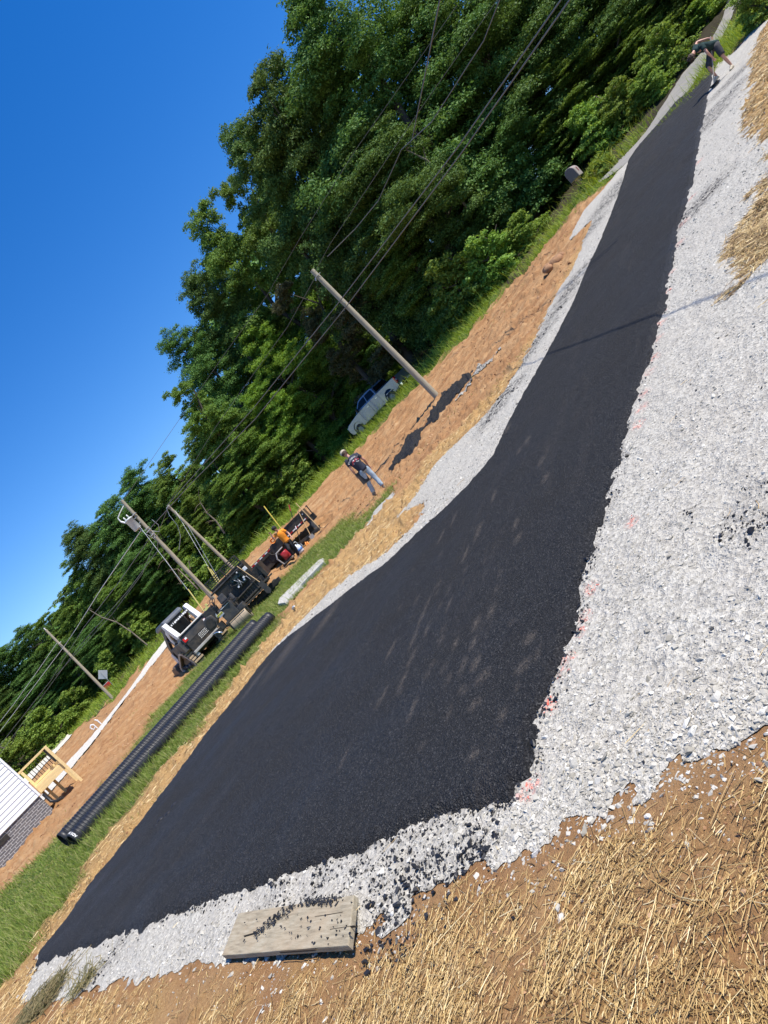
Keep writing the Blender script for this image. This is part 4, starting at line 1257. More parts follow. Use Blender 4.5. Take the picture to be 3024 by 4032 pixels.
MB().tube([along(T, .74, 0, -.09), along(T, .74, 0.0, -.2)], 0.02, 6).build('bolt', STEEL, e)
P1 = (Vector(e.location), T)
e, T = pole((478, 1970), (842, 2362), 40, 0.13, 'wooden pole carrying a grey transformer can, behind the white loader')
P2 = (Vector(e.location), T)
m = Matrix.Translation(along(T, .815, -.36, -.2))
can = MB().lathe([(0.02, -.40), (0.2, -.40), (0.23, -.36), (0.23, .28), (0.25, .29), (0.25, .33), (0.20, .38), (0.02, .40)], 20, m).build('transformer', GREYCAN, e)
mb = MB()
for dx in (-.12, .1):
    mb.lathe([(.02, 0), (.05, .0), (.03, .05), (.055, .07), (.03, .11), (.055, .13), (.03, .17), (.03, .22), (.005, .23)], 10, Matrix.Translation(along(T, .815, -.36 + dx, -.2, .37)))
mb.tube([along(T, .84, -.6, -.2, .12), along(T, .85, -.74, -.2, .28)], .05, 8)
mb.build('bushing', PORCELAIN, can)
MB().bar(along(T, .815, -.12, -.1, .15), along(T, .815, -.02, -.1, .15), .05).build('bracket', STEEL, can)
MB().bar(along(T, .815, -.12, -.1, -.2), along(T, .815, -.02, -.1, -.2), .05).build('bracket', STEEL, can)
mb = MB()
mb.tube([along(T, .965), along(T, .94, -.5, -.1), along(T, .93, -.78, -.1, -.05)], .028, 6)
mb.tube([along(T, .93, -.78, -.1, -.05), along(T, .915, -.80, -.1, -.22), along(T, .905, -.66, -.1, -.30)], .035, 6)
mb.build('insulator_arm', PORCELAIN, e)
mb = MB()
for f in (.86, .72, .70, .66):
    MB().tube([along(T, f, -.16, -.12), along(T, f, .16, -.12)], .03, 6).build('clamp', STEEL, e)
mb = MB()
mb.tube([along(T, .68, .12, -.1), along(T, .64, .40, -.15), along(T, .68, .62, -.2), along(T, .74, .55, -.2)], .018, 6)
mb.build('cable_loop', STEEL, e)
MB().tube([along(T, .78, -.3, -.25), along(T, .70, -.22, -.2), along(T, .62, -.05, -.18), along(T, .66, .12, -.15)], .018, 6).build('cable_loop', STEEL, e)
e, T = pole((180, 2480), (437, 2745), 60, 0.135, 'leftmost wooden pole, standing bare beside the diamond road sign')
MB().tube([along(T, 1.0), along(T, 1.0, 0, 0, .22)], .04, 8).build('insulator', PORCELAIN, e)
MB().tube([along(T, .8, .05, -.12), along(T, .8, .3, -.2)], .03, 6).build('insulator', PORCELAIN, e)
P3 = (Vector(e.location), T)
e, T = pole((660, 1990), (890, 2210), 46, 0.115, 'shorter wooden pole behind the slatted guard, wires fixed to its top')
MB().tube([along(T, .99, -.15, -.1), along(T, .97, -.35, -.1, -.35), along(T, .93, -.45, -.1, -.9), along(T, .88, -.8, -.1, -1.2), along(T, .84, -1.5, -.1, -1.5)], .018, 6).tube([along(T, .985, -.14, -.12), along(T, .985, .14, -.12)], .03, 6).build('cable_loop', STEEL, e)
P4 = (Vector(e.location), T)

def wire(pts, r, mat, label, sag=0.0, n=14, name='overhead_wire'):
    P = [p if isinstance(p, Vector) else at(*p) for p in pts]
    o = P[0].copy()
    path = []
    for a, b in zip(P[:-1], P[1:]):
        for k in range(n + (b is P[-1])):
            t = k / n
            path.append(a.lerp(b, t) - o - Vector((0, 0, sag * 4 * t * (1 - t))))
    w = MB().tube(path, r, 5).build(name, mat)
    w.location = o
    return tag(w, label, 'wire', 'overhead wires')
g1 = lambda f, dx=0: P1[0] + along(P1[1], f, dx, -.2)
g2 = lambda f, dx=0: P2[0] + along(P2[1], f, dx, -.2)
g3 = lambda f, dx=0: P3[0] + along(P3[1], f, dx, -.2)
g4 = lambda f, dx=0: P4[0] + along(P4[1], f, dx, -.2)
wire([(2250, -60, 15), (1795, 590, 22), (1338, 1186, 29.7), (1000, 1605, 37), (658, 1990, 45.8)], 0.019, WIRE_M, 'left of the two thick twisted wires running down to the shorter pole')
wire([(2285, -60, 15), (1815, 605, 22), (1366, 1204, 29.7), (1005, 1650, 35), (756, 1900, 38), (592, 2080, 39.7)], 0.019, WIRE_M, 'right of the two thick twisted wires, ending on the transformer pole')
wire([(1990, -60, 24), (1905, 160, 26), (1700, 480, 30), (1580, 590, 33), (1490, 790, 35), (1400, 900, 37), (1290, 1010, 38)], 0.022, WIRE_M, 'curving wire through the dark crowns left of the thick pair')
wire([(2000, -60, 22), (1655, 430, 26), (1300, 960, 29), (1240, 1072, 29.8)], 0.008, WIRE_M, 'thin wire meeting the very top of the bare pole from the upper right')
wire([g1(.955, -.1), (1130, 1290, 33), (1000, 1470, 36), (850, 1680, 39), (663, 1985, 45.8)], 0.010, WIRE_M, 'thin wire leaving the bare pole top down to the left')
wire([(1800, 20, 30), (1400, 590, 34), (1180, 940, 36), (1050, 1165, 38), (880, 1400, 40), (700, 1660, 41), (483, 1975, 40)], 0.010, WIRE_M, 'thin wire passing left of the bare pole to the transformer pole top')
wire([g2(.74, -.3), (400, 2315, 46), (300, 2475, 52), (260, 2535, 58), (-60, 2960, 64)], 0.022, WIRE_B, 'bright sunlit wire dropping left from under the transformer')
wire([g3(.82), (160, 2625, 60), (60, 2765, 62), (-60, 2920, 64)], 0.020, WIRE_B, 'bright wire leaving the leftmost pole for the left edge')
wire([g2(.66, -.1), (470, 2290, 44), (330, 2470, 52), (200, 2680, 58), (-60, 3010, 62)], 0.017, WIRE_M, 'dull wire under the bright one left of the transformer pole')
wire([g2(.60, 0), (620, 2170, 44), (500, 2330, 50), (300, 2560, 58), (-60, 3050, 62)], 0.017, WIRE_M, 'lowest dull wire crossing the far wood to the house')
wire([g4(.98), (560, 2260, 50), (440, 2420, 56), (220, 2660, 60)], 0.016, WIRE_M, 'dull wire from the shorter pole towards the leftmost pole')
# a service wire passing overhead beside the camera; only its shadow on the asphalt is in the picture
_sh = [gp(2070, 1440), gp(2350, 1350), gp(2600, 1262), gp(2760, 1200)]
_pts = [p + SUNV * ((6.2 - 0.15 * k) / SUNV.z) for k, p in enumerate(_sh)]
_pts = [_pts[0] + (_pts[0] - _pts[1]) * 2.0] + _pts + [_pts[-1] + (_pts[-1] - _pts[-2]) * 1.5]
wire(_pts, 0.016, WIRE_M, 'service wire overhead outside the photo whose thin shadow crosses the asphalt', n=4)
# guy wires with plastic guards
def guy(top, foot, gtop, lab, y0, y1):
    o = at(*foot, y1)
    e = thing('guy_wire', lab, 'guy wire', o, 0, 'guy wires')
    MB().tube([at(*top, y0) - o, Vector((0, 0, -.3))], 0.013, 5).build('cable', STEEL, e)
    MB().tube([at(*gtop, y1) - o, Vector((0, 0, -.2))], 0.035, 8).build('guard', YELLOWG, e)
guy((690, 2010), (845, 2285), (818, 2232), 'left guy wire of the shorter pole with a pale yellow guard', 45.8, 43)
guy((740, 2070), (858, 2285), (828, 2240), 'right guy wire of the shorter pole with a pale yellow guard', 45.8, 44)
guy((548, 2070), (790, 2395), (740, 2320), 'guy wire of the transformer pole with a yellow guard, above the loader', 39.7, 37)

# ------------------------------------------------------------------ road sign, red box, pvc stubs
o = at(447, 2700, 65); o.z = hz(o.x, o.y)
e = thing('road_sign', 'grey back of a diamond road sign on a thin post', 'road sign', o)
c = at(405, 2656, 65) - o
s_ = 0.56
MB().prism([(c.x - s_, c.z), (c.x, c.z + s_), (c.x + s_, c.z), (c.x, c.z - s_)], c.y - .01, c.y + .01, 'y').build('panel', simple('sign_back', (0.52, 0.54, 0.54), 0.45, 0.4, var=0.06), e)
MB().bar((c.x * .2, c.y - .03, -.3), (c.x, c.y - .03, c.z + s_ * .5), .06, .03).build('post', STEEL, e)
o = at(438, 2712, 67); o.z = hz(o.x, o.y)
c = at(427, 2697, 67)
e = thing('mailbox', 'small red mailbox beside the post of the diamond sign', 'mailbox', o)
z = c.z - o.z
MB().box((0, 0, z - .05), (.5, .5, .30)).prism([(-.25, z + .1), (-.25, z + .18), (-.12, z + .27), (.12, z + .27), (.25, z + .18), (.25, z + .1)], -.25, .25, 'y').build('box', REDP, e, .02)
MB().box((0, 0, z / 2 - .2), (.1, .1, z)).build('post', WOODPOLE, e)
MB().box((-.02, -.0, z + .285), (.45, .5, .03)).build('lid', WHITEP, e)
for k, (px, py, lab) in enumerate(((384, 2868, 'left white plastic pipe stub by the far gravel road'), (400, 2852, 'right white plastic pipe stub by the far gravel road'))):
    g = gp(px, py)
    e = thing('pipe_stub', lab, 'pipe', g, 0.3 * k, 'pipe stubs')
    MB().tube([(0, 0, -.2), (0, 0, .42)], .05, 8).build('pipe', WHITEP, e)
    if k == 0:
        MB().tube([(0, 0, .42), (-.16, 0, .52), (-.32, 0, .42), (-.3, 0, .22)], .05, 8).tube([(0, 0, .2), (-.26, 0, .12)], .05, 8).build('bend', WHITEP, e)
    else:
        MB().tube([(0, 0, .40), (0, 0, .46)], .065, 8).tube([(0, 0, .42), (-.10, 0, .60)], .04, 8).build('cap', WHITEP, e)
g = gp(620, 2330)

# ------------------------------------------------------------------ house and deck
HX = at_uv(-1748, 171, 24.4)
hb = at_uv(-1747, 92, 24.4).z
def siding_mat():
    m, nt, p = new_mat('white_vinyl_siding')
    v = coords(nt)
    n = noise(nt, v, 1.2, 3)
    nt.links.new(ramp(nt, n, [(0.3, (0.74, 0.755, 0.77)), (0.7, (0.80, 0.805, 0.81))]), p.inputs['Base Color'])
    p.inputs['Roughness'].default_value = 0.45
    return m
def brick_mat():
    m, nt, p = new_mat('grey_brick')
    t = nt.nodes.new('ShaderNodeTexCoord')
    mp = nt.nodes.new('ShaderNodeMapping')
    mp.inputs['Rotation'].default_value = (R(90), 0, 0)
    nt.links.new(t.outputs['Object'], mp.inputs[0])
    b = nt.nodes.new('ShaderNodeTexBrick')
    nt.links.new(mp.outputs[0], b.inputs['Vector'])
    b.inputs['Scale'].default_value = 1.0
    b.inputs['Brick Width'].default_value = 0.235
    b.inputs['Row Height'].default_value = 0.083
    b.inputs['Mortar Size'].default_value = 0.008
    b.inputs['Color1'].default_value = (0.085, 0.088, 0.10, 1)
    b.inputs['Color2'].default_value = (0.15, 0.145, 0.145, 1)
    b.inputs['Mortar'].default_value = (0.55, 0.54, 0.52, 1)
    c = mix(nt, mapr(nt, noise(nt, t.outputs['Object'], 30, 4), 0.3, 0.7, 0, 0.4), b.outputs['Color'], (0.20, 0.16, 0.14), 'MIX')
    nt.links.new(c, p.inputs['Base Color'])
    p.inputs['Roughness'].default_value = 0.9
    bump(nt, p, math_n(nt, 'SUBTRACT', 1.0, b.outputs['Fac']), 0.6, 0.01)
    return m
e = thing('house', 'white sided house on a grey brick base, cut by the left edge', 'house', (HX.x, HX.y, 0), R(31.5))
z0, z1 = HX.z, HX.z + 2.75
mb = MB()
ex, k = 0.152, 0
z = z0
while z < z1:                                                    # lapped boards: each course slants out to its lower edge
    mb.add([(-9, -.022, z), (0, -.022, z), (0, -.004, z + ex), (-9, -.004, z + ex), (-9, -.004, z), (0, -.004, z)], [(0, 1, 2, 3), (4, 5, 1, 0)])
    z += ex
mb.add([(-9, 0, z0), (0, 0, z0), (0, 7, z0), (-9, 7, z0), (-9, 0, z1), (0, 0, z1), (0, 7, z1), (-9, 7, z1)], [(1, 2, 6, 5), (2, 3, 7, 6), (3, 0, 4, 7), (0, 1, 5, 4), (0, 3, 2, 1)])
mb.build('wall', siding_mat(), e)
MB().box((0.01, -.012, (z0 + z1) / 2), (.07, .07, z1 - z0 + .02)).build('corner_trim', WHITEP, e)
MB().box((-4.5, 3.5, (z0 - .004 + -1.0) / 2), (8.94, 6.94, z0 - .004 + 1.0)).build('brick_base', brick_mat(), e)
mb = MB()
mb.box((-1.62, .035, z0 - .18), (.42, .03, .20))
for k in range(5):
    mb.box((-1.62, .012, z0 - .25 + k * .035), (.40, .03, .012), (R(30), 0, 0))
mb.build('vent', DARKGREY, e)
MB().prism([(-.45, z1 - .1), (3.5, z1 + 1.7), (7.45, z1 - .1), (7.45, z1), (3.5, z1 + 1.82), (-.45, z1)], -9.3, .3, 'x').build('roof', simple('grey_shingle', (0.16, 0.16, 0.165), 0.9, var=0.25, scale=20, bmp=0.5, bscale=25), e)
MB().tube([(.10, -.05, z0 - .05), (.10, -.05, hb + .25), (.22, -.25, hb + .12), (.40, -.5, hb + .08)], .055, 8).build('downpipe', BLACKPL, e)
e = thing('deck', 'new pine wooden deck with dark balusters beside the white house', 'deck', (HX.x, HX.y, 0), R(31.5))
X0, X1, Y0, Y1 = .10, 1.10, .35, 2.6
zf = at_uv(-1700, 200, 25).z
zt = at_uv(-1700, 290, 25).z
gz = hb - .3
mb = MB()
mb.box(((X0 + X1) / 2, Y0, zf - .12), (X1 - X0 + .04, .045, .25)).box(((X0 + X1) / 2, Y1, zf - .12), (X1 - X0 + .04, .045, .25))
mb.box((X1, (Y0 + Y1) / 2, zf - .12), (.045, Y1 - Y0 - .05, .25)).box((X0, (Y0 + Y1) / 2, zf - .12), (.045, Y1 - Y0 - .05, .25))
mb.build('rim_joist', PINE, e, .006)
mb = MB()
for k in range(15):
    mb.box(((X0 + X1) / 2, Y0 + .08 + k * .152, zf + .02), (X1 - X0 + .02, .14, .036))
mb.build('floor', PINE, e)
for x, y, t in ((X1 + .07, Y0 - .07, zt), (X1 + .07, Y1, zt), (X0 + .05, Y1, zt), (X0 + .2, Y0 + .9, zf - .2), (X0 + .55, Y0 + 1.7, zf - .2)):
    MB().box((x, y, (gz + t) / 2), (.10, .10, t - gz)).build('post', PINE, e, .005)
mb = MB()
mb.box(((X0 + X1) / 2 + .03, Y0 - .03, zt), (X1 - X0 + .2, .12, .05)).box((X1 + .05, (Y0 + Y1) / 2, zt + .003), (.12, Y1 - Y0 - .1, .05)).box(((X0 + X1) / 2, Y1, zt), (X1 - X0 + .1, .12, .05))
mb.box((X1 + .03, (Y0 + Y1) / 2, zf + .10), (.045, Y1 - Y0 - .1, .09)).box(((X0 + X1) / 2, Y1, zf + .10), (X1 - X0, .045, .09))
mb.build('rail', PINE, e, .005)
BAL = simple('black_baluster', (0.012, 0.012, 0.013), 0.4, 0.3)
mb = MB()
for k in range(13):
    mb.bar((X1 + .03, Y0 + .16 + k * .165, zf + .12), (X1 + .03, Y0 + .16 + k * .165, zt - .02), .022)
for k in range(8):
    mb.bar((X0 + .10 + k * .12, Y1, zf + .12), (X0 + .10 + k * .12, Y1, zt - .02), .022)
mb.build('balusters', BAL, e)

# ------------------------------------------------------------------ drain pipes
def text_mesh(s, size, depth=0.0):
    c = D.curves.new('t', 'FONT')
    c.body = s
    c.size = size
    c.align_x, c.align_y = 'CENTER', 'CENTER'
    c.extrude = depth
    o = D.objects.new('t', c)
    COL.objects.link(o)
    bpy.context.view_layer.update()
    me = D.meshes.new_from_object(o.evaluated_get(bpy.context.evaluated_depsgraph_get()))
    D.objects.remove(o)
    D.curves.remove(c)
    return me
def text_on(parent, s, size, m, mat, name='lettering', depth=0.002, curve_r=None):
    me = text_mesh(s, size, depth)
    for v in me.vertices:
        if curve_r:                                            # wrap round a cylinder of radius curve_r (x round, y along)
            a = v.co.x / curve_r
            v.co = Vector((math.sin(a) * (curve_r + v.co.z), v.co.y, math.cos(a) * (curve_r + v.co.z)))
        v.co = m @ v.co
    me.materials.append(mat)
    return link(name, me, parent)
WHITE_T = simple('white_lettering', (0.85, 0.85, 0.83), 0.6, var=0.03)
def drain(a, b, r, label, text=False):
    a, b = Vector(a), Vector(b)
    d = b - a
    L = d.length
    e = thing('drain_pipe', label, 'pipe', a, 0, 'black drain pipes')
    q = d.to_track_quat('Z', 'Y').to_matrix().to_4x4()
    prof, pitch = [], 0.062
    prof += [(r * .86, 0.0), (r * .95, 0.0), (r * .95, .12)]
    z = .12
    while z < L - .14:
        for f, rr in ((.0, .90), (.14, .90), (.28, .985), (.42, 1.0), (.58, 1.0), (.72, .985), (.86, .90)):
            prof.append((r * rr, z + pitch * f))
        z += pitch
    prof += [(r * .93, z), (r * .93, L), (r * .85, L)]
    MB().lathe(prof, 40, q).build('shell', BLACKPL, e)
    MB().lathe([(r * .85, L), (r * .84, L * .5), (r * .86, 0.0)], 32, q).build('liner', BLACKPL, e)
    if text:
        up = Vector((-.35, -.75, .55))
        ax = d.normalized()
        side = ax.cross(up).normalized()
        upn = side.cross(ax).normalized()
        m = Matrix((( side.x, ax.x, upn.x, 0), (side.y, ax.y, upn.y, 0), (side.z, ax.z, upn.z, 0), (0, 0, 0, 1)))
        m = Matrix.Translation(ax * .06) @ m @ Matrix.Scale(-1, 4, (1, 0, 0)) @ Matrix.Scale(-1, 4, (0, 1, 0))
        text_on(e, 'ADS N-12', .075, m, WHITE_T, depth=.002, curve_r=r * .955)
    return e
pa, pb = gp(315, 3335), gp(1085, 2445)
dv = (pb - pa).normalized()
nv = Vector((-dv.y, dv.x, 0))
R1 = 0.185
pa2, pb2 = pa + nv * .04 + Vector((0, 0, R1 * .82)), pb + nv * .04 + Vector((0, 0, R1 * .82))
drain(pa2, pb2, R1, 'nearer of two black corrugated pipes, with white letters on its lower end', True)
drain(pa2 + nv * .335 - dv * .02 + Vector((0, 0, .14)), pb2 + nv * .335 - dv * .25 + Vector((0, 0, .14)), R1 * .93, 'farther of two black corrugated pipes, mostly behind the nearer one', False)

# ------------------------------------------------------------------ board, slab, clod, bottle
def on_plane(px, py, z):
    sx, sz = px_slope(px, py)
    y = (z - EYE) / sz
    return Vector((float(sx * y), float(y), z))
gB = gp(1130, 3680)
tz = gB.z + .058
cs = [on_plane(937, 3595, tz), on_plane(873, 3762, tz), on_plane(1369, 3722, tz + .012), on_plane(1394, 3523, tz + .012)]
o = sum(cs, Vector()) / 4
o.z = gB.z
def weathered_mat():
    m, nt, p = new_mat('weathered_board')
    v = coords(nt, (1.2, 9.0, 9.0))
    n = noise(nt, v, 6.0, 7, 0.7)
    n2 = noise(nt, coords(nt), 7.0, 5)
    c = ramp(nt, n, [(0.3, (0.17, 0.145, 0.10)), (0.5, (0.32, 0.275, 0.19)), (0.7, (0.42, 0.375, 0.28))])
    c = mix(nt, mapr(nt, n2, 0.4, 0.7, 0, 0.5), c, (0.36, 0.27, 0.17))
    nt.links.new(c, p.inputs['Base Color'])
    p.inputs['Roughness'].default_value = 0.85
    bump(nt, p, n, 0.6, 0.006)
    return m
ang = math.atan2((cs[2] - cs[1]).y, (cs[2] - cs[1]).x)
e = thing('wooden_board', 'short weathered plank with asphalt crumbs, lying on the white gravel', 'board', o, ang)
inv = Matrix.Rotation(-ang, 4, 'Z')
lc = [inv @ (c - o) for c in cs]
mb = MB()
top, bot = [], []
n = 10
for k in range(n + 1):
    for a, b in ((lc[0], lc[3]), (lc[1], lc[2])):
        p = a.lerp(b, k / n)
        w = Vector((0, 0, random.uniform(-.002, .002)))
        top.append(p + w); bot.append(p + w - Vector((0, 0, .036)))
vs = top + bot
N = len(top)
fs = []
for k in range(n):
    i = 2 * k
    fs += [(i, i + 1, i + 3, i + 2), (N + i, N + i + 2, N + i + 3, N + i + 1), (i, i + 2, N + i + 2, N + i), (i + 1, N + i + 1, N + i + 3, i + 3)]
fs += [(0, N, N + 1, 1), (2 * n, 2 * n + 1, N + 2 * n + 1, N + 2 * n)]
mb.add(vs, fs)
mb.build('plank', weathered_mat(), e, .006)
DARKWOOD = simple('split_wood', (0.06, 0.045, 0.03), 0.9)
mb = MB()
for (ax, ay, bx, by) in ((1240, 3610, 1350, 3592), (1300, 3660, 1396, 3645), (960, 3685, 1020, 3668), (1100, 3748, 1240, 3738)):
    a, b = inv @ (on_plane(ax, ay, tz + .009) - o), inv @ (on_plane(bx, by, tz + .011) - o)
    MB().bar(a - Vector((0, 0, .004)), b - Vector((0, 0, .004)), .003, .012).build('crack', DARKWOOD, e)
cz = []
for _ in range(420):
    t = rng.random()
    q = rng.random()
    if t < .50:
        px, py = 1260 + rng.normal(0, 45), 3548 + rng.normal(0, 10) - 0.10 * 0
        py = 3575 - (px - 1110) * .10 + rng.normal(0, 10) - 12
    elif t < .85:
        px = rng.uniform(1000, 1160)
        py = 3680 - (px - 1000) * .72 + rng.normal(0, 9)
    else:
        px, py = rng.uniform(900, 1390), rng.uniform(3600, 3720)
    p = on_plane(px, py, tz + .012)
    cz.append(inv @ (p - o))
cz = np.array(cz)
ok = (cz[:, 0] > min(l.x for l in lc)) & (cz[:, 0] < max(l.x for l in lc) - .02) & (cz[:, 1] > lc[1].y + .01) & (cz[:, 1] < lc[0].y + .03)
cz = cz[ok]
v, f = rocks(cz[:, 0], cz[:, 1], cz[:, 2] + .003, np.clip(np.exp(rng.normal(math.log(.0075), .4, len(cz))), .004, .016))
tag(link('asphalt_crumbs', np_mesh('asphalt_crumbs', v, f, CRUMB), e), 'black asphalt crumbs stuck on the plank', None)
COL.objects[-1]['kind'] = 'stuff'
SL = [(1104, 2388), (1108, 2366), (1265, 2214), (1282, 2207), (1284, 2222), (1196, 2312), (1132, 2384)]
pts = [gp(*p) for p in SL]
o = sum(pts, Vector()) / len(pts)
e = MB()
n = len(pts)
vs = [p - o + Vector((0, 0, .11)) for p in pts] + [p - o - Vector((0, 0, .05)) for p in pts]
e.add(vs, [tuple(range(n)), tuple(range(2 * n - 1, n - 1, -1))] + [(i, (i + 1) % n, n + (i + 1) % n, n + i) for i in range(n)])
e = e.build('concrete_slab', CONCRETE, None, .015)
e.location = o
tag(e, 'long pale concrete slab lying in the grass beyond the pipe ends', 'slab')
g = gp(2190, 1045)
mb = MB()
for k in range(7):
    mb.ball((random.uniform(-.35, .35), random.uniform(-.15, .15), random.uniform(0.0, .16)), random.uniform(.12, .24), 6, (1.2, .9, .8))
e = mb.build('dirt_clod', simple('clay_lump', (0.30, 0.165, 0.085), 0.95, var=0.4, scale=7, bmp=1.0, bscale=12))
e.location = g
tag(e, 'big lump of brown clay on the straw bank below the mailbox', 'clod')
g = gp(665, 3225)
mb = MB()
for k in range(9):
    mb.ball((random.uniform(-.16, .16), random.uniform(-.1, .1), random.uniform(0.0, .05)), random.uniform(.03, .08), 5, (1.2, .9, .8))
e = mb.build('asphalt_clump', CRUMB)
e.location = g
tag(e, 'black asphalt clump on straw at the left asphalt edge, midway along the pipe', 'asphalt')
g = gp(1163, 2400)
CLEAR = simple('clear_bottle_plastic', (0.62, 0.70, 0.74), 0.12, var=0.08, coat=0.5)
e = thing('plastic_bottle', 'clear plastic bottle in the grass beside the concrete slab', 'bottle', g + Vector((0, 0, .06)), .4)
MB().lathe([(.005, -.12), (.032, -.12), (.036, -.09), (.034, 0), (.036, .05), (.030, .09), (.014, .13), (.013, .15)], 14, Matrix.Rotation(R(80), 4, 'X')).build('body', CLEAR, e)
MB().tube([(0, -.15, .027), (0, -.175, .031)], .016, 10).build('cap', WHITEP, e)

# ------------------------------------------------------------------ mailbox
y = 29.0
c = at(2240, 697, y)
zg_ = hz(c.x + .5, y)
o = Vector((c.x + .22, y, zg_))
e = thing('mailbox', 'big grey brown mailbox on a wooden post above green weeds', 'mailbox', o, R(-38))
h = c.z - o.z
bx = [(-.16, h - .20)] + [(.16 * math.cos(math.pi - a) if True else 0, h + .03 + .16 * math.sin(a)) for a in [math.pi * k / 10 for k in range(11)]] + [(.16, h - .20)]
MAILM = simple('taupe_mailbox', (0.33, 0.28, 0.24), 0.55, var=0.1, dirt=(0.22, 0.18, 0.14), dirt_amt=0.3)
MAILD = simple('mailbox_door', (0.10, 0.085, 0.085), 0.5, var=0.1)
SCL = 1.35
def sc_(p): return (p[0] * SCL, h + (p[1] - h) * SCL)
MB().prism([sc_(p) for p in bx], -.30 * SCL, .30 * SCL, 'y').build('box', MAILM, e, .012)
MB().prism([(sc_(p)[0] * .93, h + (sc_(p)[1] - h) * .93) for p in bx], -.335 * SCL, -.302 * SCL, 'y').build('door', MAILD, e, .008)
MB().box((0, 0, (h - .27 - .4) / 2), (.14, .14, h - .27 + .4)).box((0.0, 0, h - .29), (.16, .6, .06)).bar((0, -.22, h - .32), (0, -.05, h - .72), .08).build('post', ASHW, e, .006)
MB().box((.23, .02, h + .0), (.012, .05, .2)).build('flag', REDP, e)
for n_ in ('weed_clump',):
    w = D.objects[n_]
    w.location = (o.x + .35, o.y - .35, hz(o.x + .35, o.y - .35))
    w.scale = (1.35, 1.35, 1.35)

# ------------------------------------------------------------------ pickup
A = R(46)
tl = at(1556, 1499, 46.0)
ca, sa = math.cos(A), math.sin(A)
root = tl - Vector((ca * -1.0, sa * -1.0, 0))
gz_ = tl.z - 1.02
e = thing('pickup_truck', 'silver blue crew cab pickup parked behind the bare pole', 'pickup', (root.x, root.y, gz_), A)
# local: x right, y forward from the tailgate, z up
def sect(y, zs, ws):
    return [(w, y, z) for z, w in zip(zs, ws)]
mb = MB()
side = [(0.0, .62), (0.0, 1.30), (1.75, 1.34), (1.80, 1.36), (3.75, 1.36), (4.25, 1.33), (5.45, 1.20), (5.72, 1.08), (5.78, .80), (5.72, .52), (5.5, .42), (5.34, .44), (5.30, .72), (5.12, .93), (4.86, 1.0), (4.6, .93), (4.42, .72), (4.38, .44),
        (1.52, .44), (1.48, .72), (1.30, .93), (1.04, 1.0), (.78, .93), (.60, .72), (.56, .50)]
for x in (-1,):
    pass
mb.prism(side, -.99, -.93, 'x').prism(side, .93, .99, 'x')
mb.box((0, 2.9, .60), (1.86, 5.5, .22))
mb.prism([(1.80, .7), (1.80, 1.355), (3.75, 1.355), (3.75, .7)], -.93, .93, 'x')
mb.prism([(3.75, .6), (3.75, 1.35), (4.25, 1.345), (5.45, 1.21), (5.72, 1.09), (5.76, .80), (5.70, .52), (5.4, .45)], -.93, .93, 'x')
mb.box((0, .9, .80), (1.86, 1.7, .10))
mb.build('body', TRUCKP, e, .03, 2)
mb = MB()
zs = [1.36, 1.40, 1.86, 1.93]
roof = [(1.86, 1.36), (1.98, 1.80), (2.15, 1.90), (2.6, 1.93), (3.3, 1.92), (3.62, 1.86), (4.32, 1.36)]
vs, n = [], len(roof)
for sx in (-1, 1):
    for yy, zz in roof:
        vs.append((sx * (.95 - (zz - 1.36) * .36), yy, zz))
mb.add(vs, [tuple(range(n))[::-1], tuple(range(n, 2 * n))] + [(i, i + 1, n + i + 1, n + i) for i in range(n - 1)])
mb.build('cab', TRUCKP, e, .03, 2)
def win(p, sx):
    return [(sx * (.957 - (zz - 1.36) * .36), yy, zz) for yy, zz in p]
for nm, p in (('window', [(1.98, 1.42), (2.08, 1.76), (2.16, 1.82), (2.84, 1.83), (2.84, 1.42)]), ('window', [(2.92, 1.42), (2.92, 1.83), (3.40, 1.81), (3.58, 1.77), (4.05, 1.44)])):
    for sx in (-1, 1):
        MB().add(win(p, sx), [tuple(range(len(p)))]).build(nm, GLASS_D, e)
MB().add([(-.72, 3.70, 1.835), (.72, 3.70, 1.835), (.82, 4.27, 1.43), (-.82, 4.27, 1.43)], [(0, 1, 2, 3)]).build('windscreen', GLASS_D, e)
MB().add([(-.70, 1.925, 1.78), (.70, 1.925, 1.78), (.80, 1.84, 1.45), (-.80, 1.84, 1.45)], [(0, 1, 2, 3)]).build('rear_window', GLASS_D, e)
TAILG = simple('tailgate_paint', (0.26, 0.28, 0.28), 0.4, 0.35, var=0.06)
tg = MB().box((0, -.005, .98), (1.68, .06, .60)).build('tailgate', TAILG, e, .02)
MB().box((0, -.045, 1.20), (1.5, .03, .09)).box((0, -.045, .86), (1.3, .02, .05)).build('crease', TAILG, tg, .008)
for sx in (-1, 1):
    t = MB().box((sx * .925, -.01, 1.06), (.17, .14, .46)).build('taillight', REDLENS, e, .03)
    MB().box((sx * .93, -.085, 1.06), (.10, .012, .10)).build('reverse_lamp', WHITEP, t)
MB().box((0, -.16, .60), (1.9, .18, .20)).box((0, -.24, .56), (1.2, .06, .10)).build('bumper', CHROME, e, .03)
MB().box((0, -.255, .63), (.32, .012, .16)).build('number_plate', WHITEP, e)
